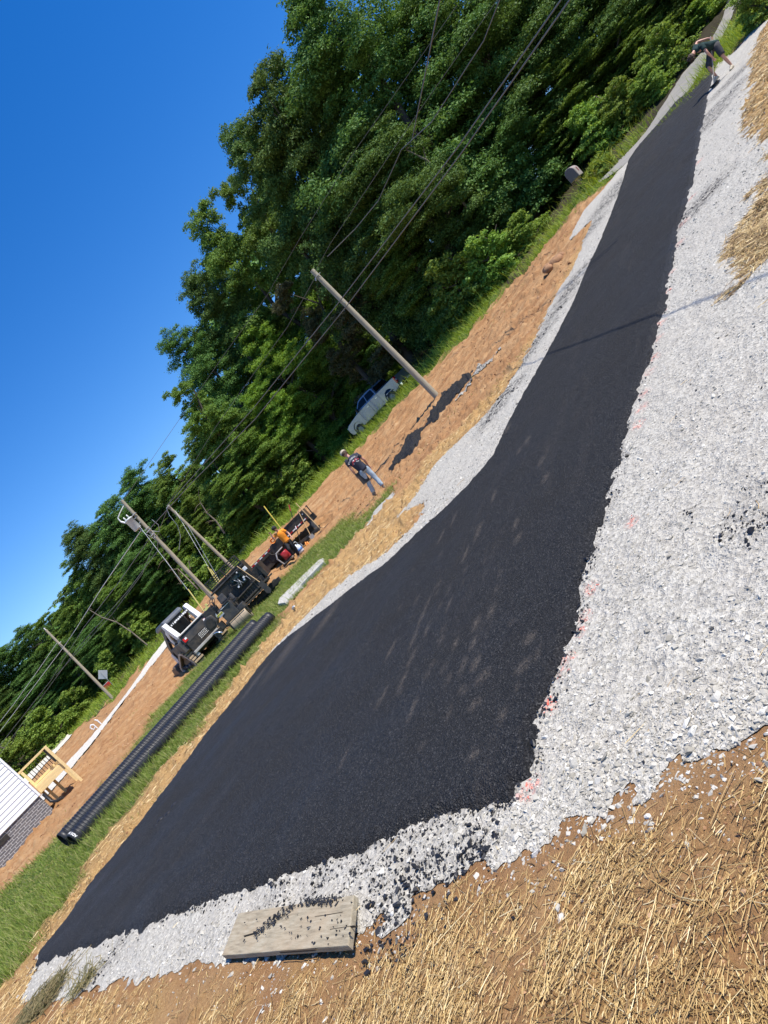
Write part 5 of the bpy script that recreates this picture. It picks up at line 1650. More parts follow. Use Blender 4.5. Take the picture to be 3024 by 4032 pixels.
for sx in (-1, 1):
    mi = MB().box((sx * 1.13, 3.86, 1.44), (.22, .10, .24)).bar((sx * .96, 3.90, 1.40), (sx * 1.05, 3.87, 1.42), .06).build('mirror', BLACKPL, e, .03)
    MB().box((sx * 1.0, 2.05, 1.15), (.03, .16, .035)).build('door_handle', CHROME, e, .008)
    MB().box((sx * 1.0, 3.05, 1.15), (.03, .16, .035)).build('door_handle', CHROME, e, .008)
    for ys_ in (1.83, 2.88, 3.98):
        MB().box((sx * .991, ys_, .95), (.010, .014, .75)).build('door_seam', BLACKPL, e)
    MB().box((sx * .97, 3.0, .42), (.16, 2.6, .07)).build('running_board', BLACKM, e, .02)
    MB().box((sx * .80, 5.74, 1.02), (.30, .08, .16)).build('headlight', WHITEP, e, .02)
    for yy in (1.04, 4.86):
        w = MB().lathe([(.22, -.12), (.36, -.125), (.41, -.08), (.41, .08), (.36, .125), (.22, .12)], 28, Matrix.Translation((sx * .86, yy, .41)) @ Matrix.Rotation(R(90), 4, 'Y')).build('wheel', RUBBER, e)
        mb = MB()
        mb.lathe([(.26, .10), (.245, .125), (.22, .10), (.05, .11), (.005, .12)], 24, Matrix.Translation((sx * .86, yy, .41)) @ Matrix.Rotation(R(90 * sx), 4, 'Y'))
        for k in range(6):
            a = k * math.pi / 3
            mb.bar((sx * .99, yy, .41), (sx * .985, yy + math.cos(a) * .23, .41 + math.sin(a) * .23), .05, .03)
        mb.build('rim', GREYM, w)
MB().box((0, 5.76, .80), (1.2, .06, .3)).build('grille', BLACKPL, e, .02)
# ------------------------------------------------------------------ compact track loader
A = R(38)
o = Vector(gp(781, 2622))
e = thing('track_loader', 'white and black compact track loader seen from behind, bucket down', 'loader', o, A)
e.scale = (1.10, 1.10, 1.10)
# local: x right, y forward, origin at the rear left foot of the left track
def track(x0):
    out = [(.12, .0), (1.35, .0), (1.52, .07), (1.58, .20), (1.50, .33), (.62, .76), (.46, .80), (.32, .74), (.0, .22), (-.02, .10)]
    inn = [(.20, .10), (1.30, .10), (1.42, .16), (1.40, .25), (.60, .64), (.46, .67), (.38, .62), (.11, .20)]
    t = MB()
    n = 10
    m_ = len(out)
    for x, w in ((x0, .40),):
        vs = [(x, *p) for p in out] + [(x + w, *p) for p in out]
        ins = [(x + .01, *p) for p in inn] + [(x + w - .01, *p) for p in inn]
        t.add(vs, [(i, (i + 1) % m_, m_ + (i + 1) % m_, m_ + i) for i in range(m_)])
    root = t.build('track', RUBBER, e)
    mb = MB()
    # tread pads all round the belt
    per = out + [out[0]]
    for a, b in zip(per[:-1], per[1:]):
        a, b = Vector((0, *a)), Vector((0, *b))
        d = (b - a)
        k = max(1, int(d.length / .115))
        nrm = Vector((0, d.z, -d.y)).normalized()
        for i in range(k):
            c = a + d * ((i + .5) / k) - nrm * (-.022)
            mb.bar(c + Vector((x0 - .005, 0, 0)), c + Vector((x0 + .405, 0, 0)), .05, .075)
    mb.build('tread_pads', DUSTYTREAD, root, .008)
    mb = MB()
    k = len(out)
    for xx in (x0 - .012, x0 + .36):
        vo = [(xx, *p) for p in out]
        vi = [(xx, y + (.75 - y) * .16, z + (.36 - z) * .20) for y, z in out]
        mb.add(vo + vi + [(p[0] + .05, p[1], p[2]) for p in vo + vi], [(i, (i + 1) % k, k + (i + 1) % k, k + i) for i in range(k)] + [(2 * k + i, 3 * k + i, 3 * k + (i + 1) % k, 2 * k + (i + 1) % k) for i in range(k)] + [(k + i, k + (i + 1) % k, 3 * k + (i + 1) % k, 3 * k + i) for i in range(k)])
    mb.build('belt_rim', GREYM, root)
    mb = MB()
    mb.prism([(.2, .12), (1.3, .12), (1.38, .22), (.6, .62), (.46, .65), (.36, .6), (.12, .22)], x0 + .10, x0 + .30, 'x')
    for yy, zz, rr in ((.30, .16, .12), (.66, .16, .12), (1.02, .16, .12), (1.32, .2, .15), (.47, .58, .18)):
        mb.lathe([(.01, -.16), (rr, -.16), (rr, .16), (.01, .16)], 16, Matrix.Translation((x0 + .20, yy, zz)) @ Matrix.Rotation(R(90), 4, 'Y'))
    mb.build('rollers', BLACKM, root)
track(0.0)
track(1.30)
mb = MB()
mb.prism([(.02, .40), (.0, 1.10), (.06, 1.20), (.9, 1.22), (1.5, 1.0), (1.7, .5), (1.6, .25), (.2, .25)], .42, 1.28, 'x')
mb.box((.85, .45, .85), (1.62, .9, .45))
mb.build('body', DARKGREY, e, .03)
rd = MB().box((.85, -.05, .80), (1.20, .10, .76), None).build('rear_door', BLACKM, e, .035)
MB().box((.85, -.105, .98), (1.02, .012, .30)).build('door_recess', DARKGREY, rd, .01)
MB().box((.85, -.02, 1.20), (1.22, .30, .06), (R(-12), 0, 0)).build('bonnet_edge', GREYM, rd, .02)
for sx in (.32, 1.38):
    l = MB().box((sx, -.115, .98), (.17, .03, .15)).build('tail_lamp', REDLENS, e, .01)
    MB().box((sx + (.04 if sx < 1 else -.04), -.134, 1.015), (.09, .008, .07)).build('reverse_lens', WHITEP, l)
SLOT = simple('white_decal', (0.82, 0.82, 0.80), 0.5, var=0.03)
mb = MB()
for i in range(4):
    for j in range(6):
        mb.box((.80 + j * .075 + (i % 2) * .02, -.108, .62 + i * .055), (.045, .006, .022))
d_ = mb.build('vent_slots', SLOT, rd)
MB().box((.85, -.06, .42), (1.25, .14, .10)).box((.30, -.03, .34), (.12, .10, .2)).build('rear_bumper', GREYM, e, .015)
# towers, lift arms
for sx, s_ in ((.30, -1), (1.40, 1)):
    tw = MB().prism([(.02, .62), (-.03, 1.18), (.08, 1.30), (.50, 1.05), (.62, .70), (.5, .55)], sx - .06, sx + .06, 'x').build('tower', GREYM, e, .015)
    a = MB()
    a.prism([(-.02, 1.26), (.0, 1.17), (.22, 1.20), (.36, 1.62), (.40, 1.84), (.32, 1.92), (.22, 1.90)], sx - .09, sx + .09, 'x')
    MB().prism([(.30, 1.90), (.42, 1.90), (1.0, 1.62), (1.55, 1.20), (1.80, .82), (1.78, .55), (1.62, .55), (1.60, .80), (1.40, 1.10), (.95, 1.46), (.38, 1.74)], sx - .06, sx + .06, 'x').build('boom', DARKGREY, e, .015)
    la = a.build('lift_arm', WHITEM, e, .015)
    MB().tube([(sx + s_ * .075, .10, 1.02), (sx + s_ * .05, .10, 1.02)], .05, 14).tube([(sx + s_ * .11, 1.72, .70), (sx + s_ * .05, 1.72, .70)], .045, 12).build('pivot_pin', WHITEM, la)
    MB().tube([(sx + s_ * .04, .25, .75), (sx + s_ * .04, .95, 1.38)], .055, 10).tube([(sx + s_ * .04, .95, 1.38), (sx + s_ * .04, 1.05, 1.48)], .028, 8).build('hydraulic_ram', BLACKM, la)
    MB().prism([(.30, 1.75), (.55, 1.62), (.72, 1.30), (.66, 1.12), (.56, 1.15), (.50, 1.38), (.34, 1.55)], sx + s_ * .075, sx + s_ * .10, 'x').prism([(1.60, .95), (1.78, .9), (1.86, .55), (1.70, .45), (1.58, .6)], sx + s_ * .075, sx + s_ * .11, 'x').build('link_plate', WHITEM, la, .008)
cb = MB().bar((.38, .18, 1.70), (1.32, .18, 1.70), .09, .12).build('cross_bar', BLACKM, e, .01)
mb = MB()
for k, w in enumerate((.05, .03, .07, .08, .06, .07, .05, .08, .06, .07)):
    mb.box((.45 + k * .088, .131, 1.70 + (.006 if k % 2 else -.004)), (w, .008, .062 if k % 3 else .05), (0, .1 if k % 2 else -.12, 0))
mb.build('worn_white_letters', SLOT, cb)
MB().prism([(.55, 1.15), (.50, 1.86), (1.55, 1.86), (1.62, 1.35), (1.70, .6), (1.5, .5)], .50, 1.20, 'x').build('cab', BLACKM, e, .03)
MB().box((.85, .492, 1.50), (.56, .012, .44)).build('rear_window', GLASS_D, e, .02)
for sx in (.492, 1.208):
    MB().box((sx, 1.05, 1.52), (.012, .70, .48)).build('side_window', GLASS_D, e, .02)
ROOFM = simple('grey_cab_roof', (0.10, 0.11, 0.125), 0.42, var=0.08, dirt=(0.25, 0.22, 0.18), dirt_amt=0.2)
MB().prism([(.42, 1.84), (.44, 1.96), (.60, 2.03), (1.45, 2.03), (1.66, 1.95), (1.68, 1.84)], .40, 1.30, 'x').build('cab_roof', ROOFM, e, .04)
mb = MB()
mb.prism([(1.75, .50), (1.72, .10), (1.80, .04), (2.45, .03), (2.45, .06), (1.98, .12), (1.90, .30), (1.92, .55)], -.06, 1.76, 'x')
for xx in (-.08, 1.75):
    mb.prism([(1.74, .50), (1.74, .06), (2.46, .03), (2.10, .50)], xx, xx + .03, 'x')
mb.build('bucket', simple('worn_bucket', (0.10, 0.085, 0.07), 0.55, 0.3, var=0.3, dirt=(0.30, 0.18, 0.10), dirt_amt=0.6), e, .006)

# ------------------------------------------------------------------ tandem roller (near) and paver (behind it): placed in a picture-parallel frame
class Frame:
    """sight-line helper: crop pixels -> local metres at a given distance, relative to the thing's base"""
    def __init__(self, ox, oy, sc, y, foot):
        self.ox, self.oy, self.sc, self.y = ox, oy, sc, y
        p = at(ox + foot[0] / sc, oy + foot[1] / sc, y)
        p.z = hz(p.x, p.y)
        self.o = p
    def __call__(self, x, y, dy=0.0):
        return at(self.ox + x / self.sc, self.oy + y / self.sc, self.y + dy) - self.o
F1 = Frame(800, 2180, 5.53, 28.3, (850, 1420))
e = thing('road_roller', 'small black tandem roller with a dusty tan drum and two seats', 'roller', F1.o)
a, b = F1(640, 1540), F1(965, 1225)
zc = .27
a, b = Vector((a.x, 0, zc)), Vector((b.x, 0.02, zc))
q = Matrix.Translation(a) @ (b - a).to_track_quat('Z', 'Y').to_matrix().to_4x4()
L = (b - a).length
dr = MB().lathe([(.10, 0.02), (.24, .02), (.265, .0), (.27, .012), (.27, L - .012), (.265, L), (.24, L - .02), (.10, L - .02)], 36, q).build('drum', DRUM_M, e)
mb = MB()
for z in (.30, .52, .62):
    mb.lathe([(.2715, L * z), (.2725, L * z + .006), (.2715, L * z + .012)], 36, q)
mb.build('scuff_ring', DARKGREY, dr)
x0, x1 = a.x, b.x
mb = MB()
mb.bar((x0 - .12, -.05, .50), (x1 + .10, -.05, .50), .14, .07).box((x0 - .07, 0, .36), (.06, .22, .36)).box((x1 + .06, 0, .36), (.05, .2, .34)).bar((x0 - .05, -.20, .56), (x1, -.20, .56), .04, .04)
mb.build('drum_frame', BLACKM, e, .01)
p0 = F1(450, 1430)
mb = MB()
bx0, bx1 = F1(230, 1180).x, F1(720, 1150).x
mb.box(((bx0 + bx1) / 2, .25, .86), (bx1 - bx0, .7, .58)).box(((bx0 + bx1) / 2 - .05, .30, .50), (bx1 - bx0 + .1, .8, .22)).box((bx1 + .14, .1, .62), (.28, .4, .24))
hd = mb.build('body', DARKGREY, e, .035)
MB().box((bx1 - .28, -.115, 1.10), (.42, .02, .02)).build('grab_strip', WHITEP, hd)
# badge: yellow plate with a hand outline above a grey one
c = F1(380, 1320)
BADGE_Y, BADGE_G = simple('badge_yellow', (0.72, 0.66, 0.10), 0.5, var=0.05), simple('badge_grey', (0.42, 0.45, 0.50), 0.5, var=0.1)
bd = MB().box((c.x, -.118, c.z + .02), (.27, .012, .085)).build('badge', BADGE_Y, hd, .005)
MB().box((c.x + .04, -.116, c.z - .05), (.24, .010, .055)).box((c.x - .02, -.115, c.z - .085), (.15, .010, .03)).prism([(c.x - .15, c.z - .02), (c.x - .17, c.z + .05), (c.x - .10, c.z + .16), (c.x - .08, c.z + .15), (c.x - .09, c.z + .07), (c.x - .0, c.z + .07), (c.x + .08, c.z + .10), (c.x + .14, c.z + .05), (c.x + .14, c.z - .02)], -.112, -.108, 'y').build('badge_rim', BADGE_G, bd)
text_on(bd, 'METZLER', .062, Matrix.Translation((c.x, -.1265, c.z + .02)) @ Matrix.Rotation(R(90), 4, 'X'), BLACKM, depth=.001)
for cx_, cy_, w, h_, nm in ((390, 1000, .36, .34, 0), (610, 950, .16, .30, 1)):
    c = F1(cx_, cy_)
    s = thing('seat', None, None)
    s.parent = e
    D.objects.remove(s)
    st = MB().box((c.x, .22, c.z), (w, .10, h_), (R(-14), 0, R(-8)), (.86, .9)).build('seat_back', DARKGREY, e, .05)
    MB().box((c.x + .04, .02, c.z - h_ * .62), (w * .95, .34, .09), (0, 0, R(-8))).build('seat_cushion', BLACKPL, e, .03)
c = F1(180, 1065)
sw = Matrix.Translation((c.x, .15, c.z)) @ Matrix.Rotation(R(48), 4, 'X') @ Matrix.Rotation(R(-20), 4, 'Y')
mb = MB()
ring = [sw @ Vector((.16 * math.cos(t), .16 * math.sin(t), 0)) for t in [2 * math.pi * k / 20 for k in range(21)]]
mb.tube(ring, .013, 6, False)
for t in (.5, 2.6, 4.7):
    mb.bar(sw @ Vector((0, 0, -.02)), sw @ Vector((.155 * math.cos(t), .155 * math.sin(t), 0)), .02)
mb.build('steering_wheel', BLACKPL, e)
c2 = F1(200, 1190)
MB().bar((c.x, .15, c.z - .03), (c2.x, .2, c2.z - .35), .07).box((c2.x, .2, c2.z - .1), (.24, .2, .22), (0, R(12), 0)).build('console', BLACKM, e, .02)
c = F1(130, 1340)
MB().box((c.x, .34, c.z - .08), (.52, .6, .60), None, (.85, .9)).build('hood', BLACKM, e, .04)
c = F1(60, 1210)
MB().box((c.x, .10, c.z), (.20, .04, .10), (0, R(-10), 0)).box((c.x + .1, .1, c.z + .11), (.10, .04, .10)).build('warning_plate', YELLOWG, e, .008)
c = F1(170, 1520)
pts = [(c.x - .26, c.z - .22), (c.x - .25, c.z + .10), (c.x - .16, c.z + .26), (c.x + .02, c.z + .30), (c.x + .24, c.z + .24), (c.x + .28, c.z - .10), (c.x + .15, c.z - .24)]
MB().prism(pts, -.06, .30, 'y').build('front_fender', DARKGREY, e, .05)
MB().prism([(p[0] * .7 + c.x * .3, p[1] * .7 + c.z * .3) for p in pts], -.085, -.055, 'y').build('fender_grille', BLACKM, e, .01)
c = F1(330, 1720)
MB().tube([(c.x - .16, -.05, c.z + .10), (c.x, -.12, c.z + .06), (c.x + .14, -.10, c.z - .10)], .03, 8).build('chrome_strip', CHROME, e)
MB().box((c.x + .02, .05, c.z + .0), (.36, .3, .22)).box((c.x - .02, -.06, c.z - .16), (.16, .08, .14)).box((c.x + .32, .0, c.z + .1), (.22, .2, .3)).build('undercarriage', BLACKM, e, .02)

F2 = Frame(800, 2180, 5.53, 30.2, (1100, 1180))
e = thing('asphalt_paver', 'long black asphalt paver with a slatted guard, engine bared', 'paver', F2.o)
def bx_(mb, p0, p1, d0, d1):
    """box spanning crop corners p0..p1 (top left, lower right in the upright sense) and depth range"""
    a, b = F2(*p0), F2(*p1)
    return mb.box(((a.x + b.x) / 2, (d0 + d1) / 2, (a.z + b.z) / 2), (abs(b.x - a.x), d1 - d0, abs(a.z - b.z)))
A0, A1 = F2(10, 700), F2(640, 50)
B0, B1 = F2(200, 890), F2(815, 230)
gx0, gx1, gz0, gz1 = A0.x, A1.x, B0.z, A0.z
gd = MB().box((gx0, .3, (gz0 + gz1) / 2), (.05, .06, gz1 - gz0)).box((gx1, .3, (gz0 + gz1) / 2), (.05, .06, gz1 - gz0)).box(((gx0 + gx1) / 2, .3, gz1), (gx1 - gx0 + .05, .064, .055)).box(((gx0 + gx1) / 2 + .02, .272, (gz0 + gz1) / 2), (.05, .05, gz1 - gz0)).build('guard', BLACKM, e, .006)
for k in range(5):
    z = gz0 + (gz1 - gz0) * (k + .5) / 5.6
    MB().box(((gx0 + gx1) / 2, .31, z), (gx1 - gx0 - .04, .02, .045)).build('slat', BLACKM, gd)
MB().tube([(gx0 - .12, .18, gz0), (gx1 + .05, .18, gz0 + .01)], .045, 10).build('top_rail', BLACKM, e)
zl = F2(1000, 990).z
MB().box(((gx0 + gx1) / 2, .75, (gz0 + .55) / 2 + .2), (gx1 - gx0, .8, gz0 - .62)).box((gx0 + .2, .45, .75), (.5, .5, .7)).build('body', BLACKM, e, .02)
ENG = simple('engine_green_black', (0.02, 0.035, 0.033), 0.4, 0.4, var=0.5, scale=14, bmp=0.5, bscale=30)
c = F2(760, 600)
en = MB().box((c.x, .30, c.z), (.55, .35, .50)).box((c.x + .2, .22, c.z + .1), (.22, .2, .3)).tube([(c.x - .2, .08, c.z + .12), (c.x + .25, .08, c.z + .12)], .09, 12).tube([(c.x - .1, .1, c.z - .15), (c.x - .1, -.02, c.z - .15)], .12, 14).build('engine', ENG, e, .015)
mb = MB()
rs = random.Random(5)
for k in range(9):
    s0 = Vector((c.x + rs.uniform(-.35, .4), .05, c.z + rs.uniform(-.25, .3)))
    s1 = s0 + Vector((rs.uniform(-.35, .35), 0, rs.uniform(-.4, .2)))
    mb.tube([s0, (s0 + s1) / 2 + Vector((rs.uniform(-.1, .1), -.1, rs.uniform(-.1, .1))), s1], .016, 6)
mb.build('hoses', RUBBER, en)
mb = MB()
for k in range(5):
    s0 = Vector((c.x + rs.uniform(-.1, .35), .0, c.z + rs.uniform(-.15, .25)))
    mb.tube([s0, s0 + Vector((rs.uniform(-.15, .15), -.08, rs.uniform(-.2, .0))), s0 + Vector((rs.uniform(-.1, .1), -.02, -.25))], .012, 6)
mb.build('bright_pipes', STEEL, en)
for px, py, r in ((885, 505, .045), (900, 555, .04), (780, 715, .042), (735, 405, .03)):
    p = F2(px, py)
    MB().tube([(p.x, -.02, p.z), (p.x, -.09, p.z)], r, 12).build('filler_cap', WHITEP, en)
p = F2(900, 330)
MB().box((p.x, .1, p.z), (.16, .12, .16)).build('white_canister', WHITEP, e, .02)
h0, h1 = F2(1130, 250), F2(1400, 480)
MB().box(((h0.x + h1.x) / 2 + .05, .4, (h0.z + h1.z) / 2), (.14, 1.1, abs(h0.z - h1.z))).prism([(h0.x - .35, h1.z), (h0.x - .35, h0.z - .1), (h0.x, h0.z), (h0.x + .05, h1.z)], .1, .16, 'y').build('hopper_wing', BLACKM, e, .02)
SCREED = simple('worn_screed', (0.085, 0.075, 0.062), 0.5, 0.4, var=0.35, dirt=(0.24, 0.19, 0.13), dirt_amt=0.5)
for (p0, p1), w in ((((860, 1110), (1500, 420)), .07), (((740, 1000), (1170, 530)), .05), (((900, 1160), (1400, 640)), .09)):
    a, b = F2(*p0), F2(*p1)
    MB().bar((a.x, -.15, a.z), (b.x, -.12, b.z), .16, w).build('screed_board', SCREED, e, .01)
a, b = F2(720, 960), F2(1200, 560)
c0, c1 = F2(900, 1160), F2(1420, 600)
MB().box(((a.x + b.x) / 2 + .1, .35, (a.z + c0.z) / 2), (b.x - a.x + .3, .9, abs(a.z - c0.z) * .8)).build('conveyor_deck', BLACKM, e, .02)
mb = MB()
for k in range(9):
    x = a.x + .1 + (b.x - a.x) * k / 8
    MB().box((x, -.10, (a.z + c0.z) / 2 + .05), (.025, .1, .22), (0, R(rs.uniform(-8, 8)), 0)).build('deck_rib', SCREED, e)
mb = MB()
for k in range(8):
    mb.lathe([(.01, -.12), (.15, -.12), (.15, .12), (.01, .12)], 14, Matrix.Translation((a.x + .0 + k * .22, .25, .16)) @ Matrix.Rotation(R(90), 4, 'X'))
mb.box((a.x + .8, .25, .16), (2.0, .30, .18))
mb.build('crawler', RUBBER, e, .01)
a, b = F2(750, 260), F2(1170, 510)
r_ = thing('shovel', 'shovel with a pale wooden handle leaning on the black paver', 'shovel', F2.o + Vector((b.x, -.35, 0)))
MB().tube([(a.x - b.x, .15, a.z), (0, 0, b.z * .75)], .018, 8).build('handle', ASHW, r_)
MB().prism([(-.11, b.z * .75), (.11, b.z * .75), (.12, .12), (.0, .02), (-.12, .12)], -.01, .01, 'y').build('blade', DARKGREY, r_)

# ------------------------------------------------------------------ trailer and what is about it
F3 = Frame(1000, 1960, 5.53, 34.2, (400, 1880))
def Z3(x, y, dy=0): return F3(x, y, dy)
e = thing('trailer', 'long black equipment trailer with red and white reflective tape', 'trailer', F3.o)
xL, xR = Z3(-300, 1760).x, Z3(1230, 450).x
zt_, zb = Z3(670, 650).z, Z3(870, 770).z
ztL = Z3(30, 1420).z
xm = Z3(640, 900).x
mb = MB()
mb.box(((xm + xR) / 2, 0, (zt_ + zb) / 2), (xR - xm, .06, zt_ - zb)).box(((xm + xR) / 2, 1.9, (zt_ + zb) / 2), (xR - xm, .06, zt_ - zb)).box((xR - .03, .95, (zt_ + zb) / 2), (.06, 1.84, zt_ - zb)).box(((xm + xR) / 2, .95, zb + .02), (xR - xm - .1, 1.84, .06))
mb.box(((xm + xR) / 2, -.02, zt_), (xR - xm, .10, .05)).box((xR - .05, -.02, (zt_ + zb) / 2), (.08, .10, zt_ - zb))
mb.build('side_panel', BLACKM, e, .01)
mb = MB()
mb.box(((xL + xm) / 2, .95, ztL - .10), (xm - xL, 1.96, .22)).box(((xL + xm) / 2, .95, ztL - .33), (xm - xL - .1, 1.5, .24)).box(((xL + xm) / 2 + .1, .1, ztL - .45), (xm - xL - .4, .1, .5))
mb.build('deck', BLACKM, e, .012)
RED_T, WHT_T = simple('red_reflector', (0.50, 0.02, 0.02), 0.3, var=0.05), simple('white_reflector', (0.75, 0.75, 0.75), 0.3, var=0.05)
for nm, mt, ph in (('red_tape', RED_T, 0), ('white_tape', WHT_T, 1)):
    mb = MB()
    x, k = xL + .1, 0
    while x < xR - .15:
        zz = (ztL - .03) if x < xm - .05 else zb + .10
        if k % 2 == ph:
            mb.box((x + .085, -.034 if x < xm - .05 else -.036, zz), (.17, .008, .055))
        x += .17; k += 1
    mb.build(nm, mt, e)
c0 = Z3(1060, 350)
MB().box((c0.x, -.036, c0.z), (.09, .008, .06)).build('white_label', WHITEP, e)
fx = Z3(520, 1010)
MB().prism([(fx.x - .42, fx.z - .20), (fx.x - .38, fx.z + .12), (fx.x - .30, fx.z + .2), (fx.x + .30, fx.z + .2), (fx.x + .42, fx.z + .05), (fx.x + .42, fx.z - .20)], -.35, -.02, 'y').build('tool_box', BLACKM, e, .02)
for k in range(2):
    w = MB().lathe([(.2, -.10), (.34, -.105), (.38, -.06), (.38, .06), (.34, .105), (.2, .10)], 24, Matrix.Translation((xL + 1.0 + k * .85, .15, .38)) @ Matrix.Rotation(R(90), 4, 'X')).build('wheel', RUBBER, e)
    MB().lathe([(.21, .085), (.2, .10), (.06, .06), (.01, .07)], 18, Matrix.Translation((xL + 1.0 + k * .85, .15, .38)) @ Matrix.Rotation(R(90), 4, 'X')).build('rim', GREYM, w)
s0, s1 = Z3(1200, 520), Z3(1390, 690)
mb = MB()
mb.bar((s0.x, .2, s0.z + .1), (s1.x, .0, s1.z + .05), .14).bar((s0.x, 1.6, s0.z + .1), (s1.x, 1.0, s1.z + .05), .12)
t0, t1 = Z3(1000, 1030), Z3(1470, 660)
mb.bar((t0.x, -.05, t0.z + .08), (t1.x, -.02, t1.z + .06), .13).box((s1.x, .1, s1.z - .02), (.22, .3, .2)).bar((s1.x + .1, .05, s1.z + .1), (s1.x + .1, .05, .02), .07)
mb.build('tongue', BLACKM, e, .01)
b0, b1 = Z3(1120, 210), Z3(1300, 400)
MB().tube([(b0.x, .2, b0.z), (b0.x + .08, .2, b0.z + .06), (b1.x + .05, .2, b1.z + .25), (b1.x + .06, .2, b1.z)], .03, 8).box((b1.x - .05, .5, b1.z), (.25, .5, .3)).build('front_rack', BLACKM, e, .01)
q0, q1 = Z3(250, 1160), Z3(40, 1400)
for k in range(2):
    p = MB().box((0, 0, 0), (1.9, .14, .04)).build('lumber', PINE, None, .004)
    p.location = F3.o + Vector(((q0.x + q1.x) / 2 - .55, .25 + k * .3, ztL + .035))
    p.rotation_euler = (0, 0, R(2 - 5 * k))
    tag(p, ('new pine board lying at the near edge of the trailer deck', 'second pine board lying deeper on the trailer deck')[k], 'board', 'boards on the trailer')
def tool(name, label, p0, p1, dy0, dy1, r, mat):
    a, b = Z3(*p0), Z3(*p1)
    o = F3.o + Vector((b.x, dy1, b.z))
    t = thing(name, label, 'tool', o)
    MB().tube([Vector((a.x - b.x, dy0 - dy1, a.z - b.z)), Vector((0, 0, 0))], r, 8).build('handle', mat, t)
    return t, Vector((a.x - b.x, dy0 - dy1, a.z - b.z))
t, v_ = tool('lute', 'tool with a thick yellow handle standing up behind the waving man', (190, 195), (600, 720), .5, .4, .028, YELLOWP)
MB().box((0, 0, -.06), (.5, .03, .12)).build('head', DARKGREY, t)
t, v_ = tool('digging_bar', 'black bar with a red grip leaning on the trailer', (760, 150), (1040, 990), -.1, -.45, .017, BLACKM)
MB().tube([v_ * .84, v_ * 1.0], .028, 8).build('grip', REDP, t)
MB().box((0, 0, -.03), (.05, .03, .16)).build('tip', STEEL, t)
MB().tube([v_ * .38, v_ * .46], .028, 8).build('collar', WHITEP, t)
t, v_ = tool('shovel', 'wooden handled shovel leaning on the trailer tongue', (965, 285), (1240, 800), -.1, -.4, .018, ASHW)
MB().prism([(-.11, .02), (.11, .02), (.12, -.2), (0, -.30), (-.12, -.2)], -.012, .012, 'y').build('blade', GREYM, t, .005)
t, v_ = tool('asphalt_lute', 'wooden handled lute with a wide flat head at the right end of the trailer', (915, 110), (1440, 640), -.2, -.6, .018, ASHW)
MB().box((.02, 0, -.17), (.86, .03, .09), (0, R(-2), 0)).bar((-.10, 0, -.12), (0, 0, .05), .02).bar((.14, 0, -.12), (0, 0, .05), .02).build('head', DARKGREY, t)
# red plate compactor, jug, cord
c = Z3(720, 1270)
o = F3.o + Vector((c.x, -.55, 0)); o.z = hz(o.x, o.y)
t = thing('plate_compactor', 'red plate compactor with grey guard beside the waving man', 'compactor', o, R(10))
MB().box((0, 0, .10), (.62, .45, .06)).box((-.30, 0, .14), (.05, .44, .1)).build('base_plate', DARKGREY, t, .015)
MB().box((.08, 0, .38), (.36, .34, .40)).lathe([(.01, .0), (.16, .0), (.16, .12), (.01, .12)], 16, Matrix.Translation((.08, -.17, .42)) @ Matrix.Rotation(R(90), 4, 'X')).build('engine', REDP, t, .03)
MB().tube([(-.28, -.2, .12), (-.34, -.2, .5), (-.2, -.2, .72), (.22, -.2, .74)], .03, 8).tube([(-.28, .2, .12), (-.34, .2, .5), (-.2, .2, .72), (.22, .2, .74)], .03, 8).tube([(-.34, -.2, .5), (-.34, .2, .5)], .03, 8).build('guard', GREYM, t)
MB().tube([(-.1, 0, .6), (-.38, 0, .85), (-.45, 0, 1.05)], .022, 8).build('handle', BLACKM, t)
c = Z3(1000, 1090)
o = F3.o + Vector((c.x, -.6, 0)); o.z = hz(o.x, o.y)
t = thing('water_jug', 'white and blue plastic water jug on the ground by the trailer', 'jug', o)
MB().lathe([(.01, 0), (.15, 0), (.17, .03), (.17, .30), (.13, .38), (.05, .42), (.05, .46), (.01, .46)], 18).build('body', simple('jug_plastic', (0.62, 0.70, 0.80), 0.3, var=0.15), t)
MB().lathe([(.172, .10), (.173, .10), (.173, .22), (.172, .22)], 18).build('blue_label', simple('label_blue', (0.08, 0.2, 0.5), 0.5), t)
MB().tube([(-.05, 0, .44), (-.02, 0, .58), (.12, 0, .55), (.14, 0, .40)], .018, 8).build('handle', STEEL, t)
c = Z3(425, 920)
t = thing('extension_cord', 'coil of orange cord hung on the black tool box of the trailer', 'cord', F3.o + Vector((c.x, -.3, c.z)))
mb = MB()
for k in range(6):
    rr_ = .085 + .009 * k
    mb.tube([(rr_ * math.cos(a), -.02 * k + .01 * math.sin(3 * a), rr_ * .9 * math.sin(a)) for a in [2 * math.pi * j / 16 for j in range(17)]], .016, 5, False)
mb.build('coil', ORANGEP, t)
c = Z3(1190, 1000)
o = F3.o + Vector((c.x, -.5, 0)); o.z = hz(o.x, o.y) + .05
mb = MB().tube([(-.08, 0, .0), (0, 0, .16), (.06, 0, .1), (.03, 0, -.02)], .035, 8)
g = mb.build('work_glove', ORANGEP)
g.location = o
tag(g, 'small orange glove on the ground beside the trailer tongue', 'glove')
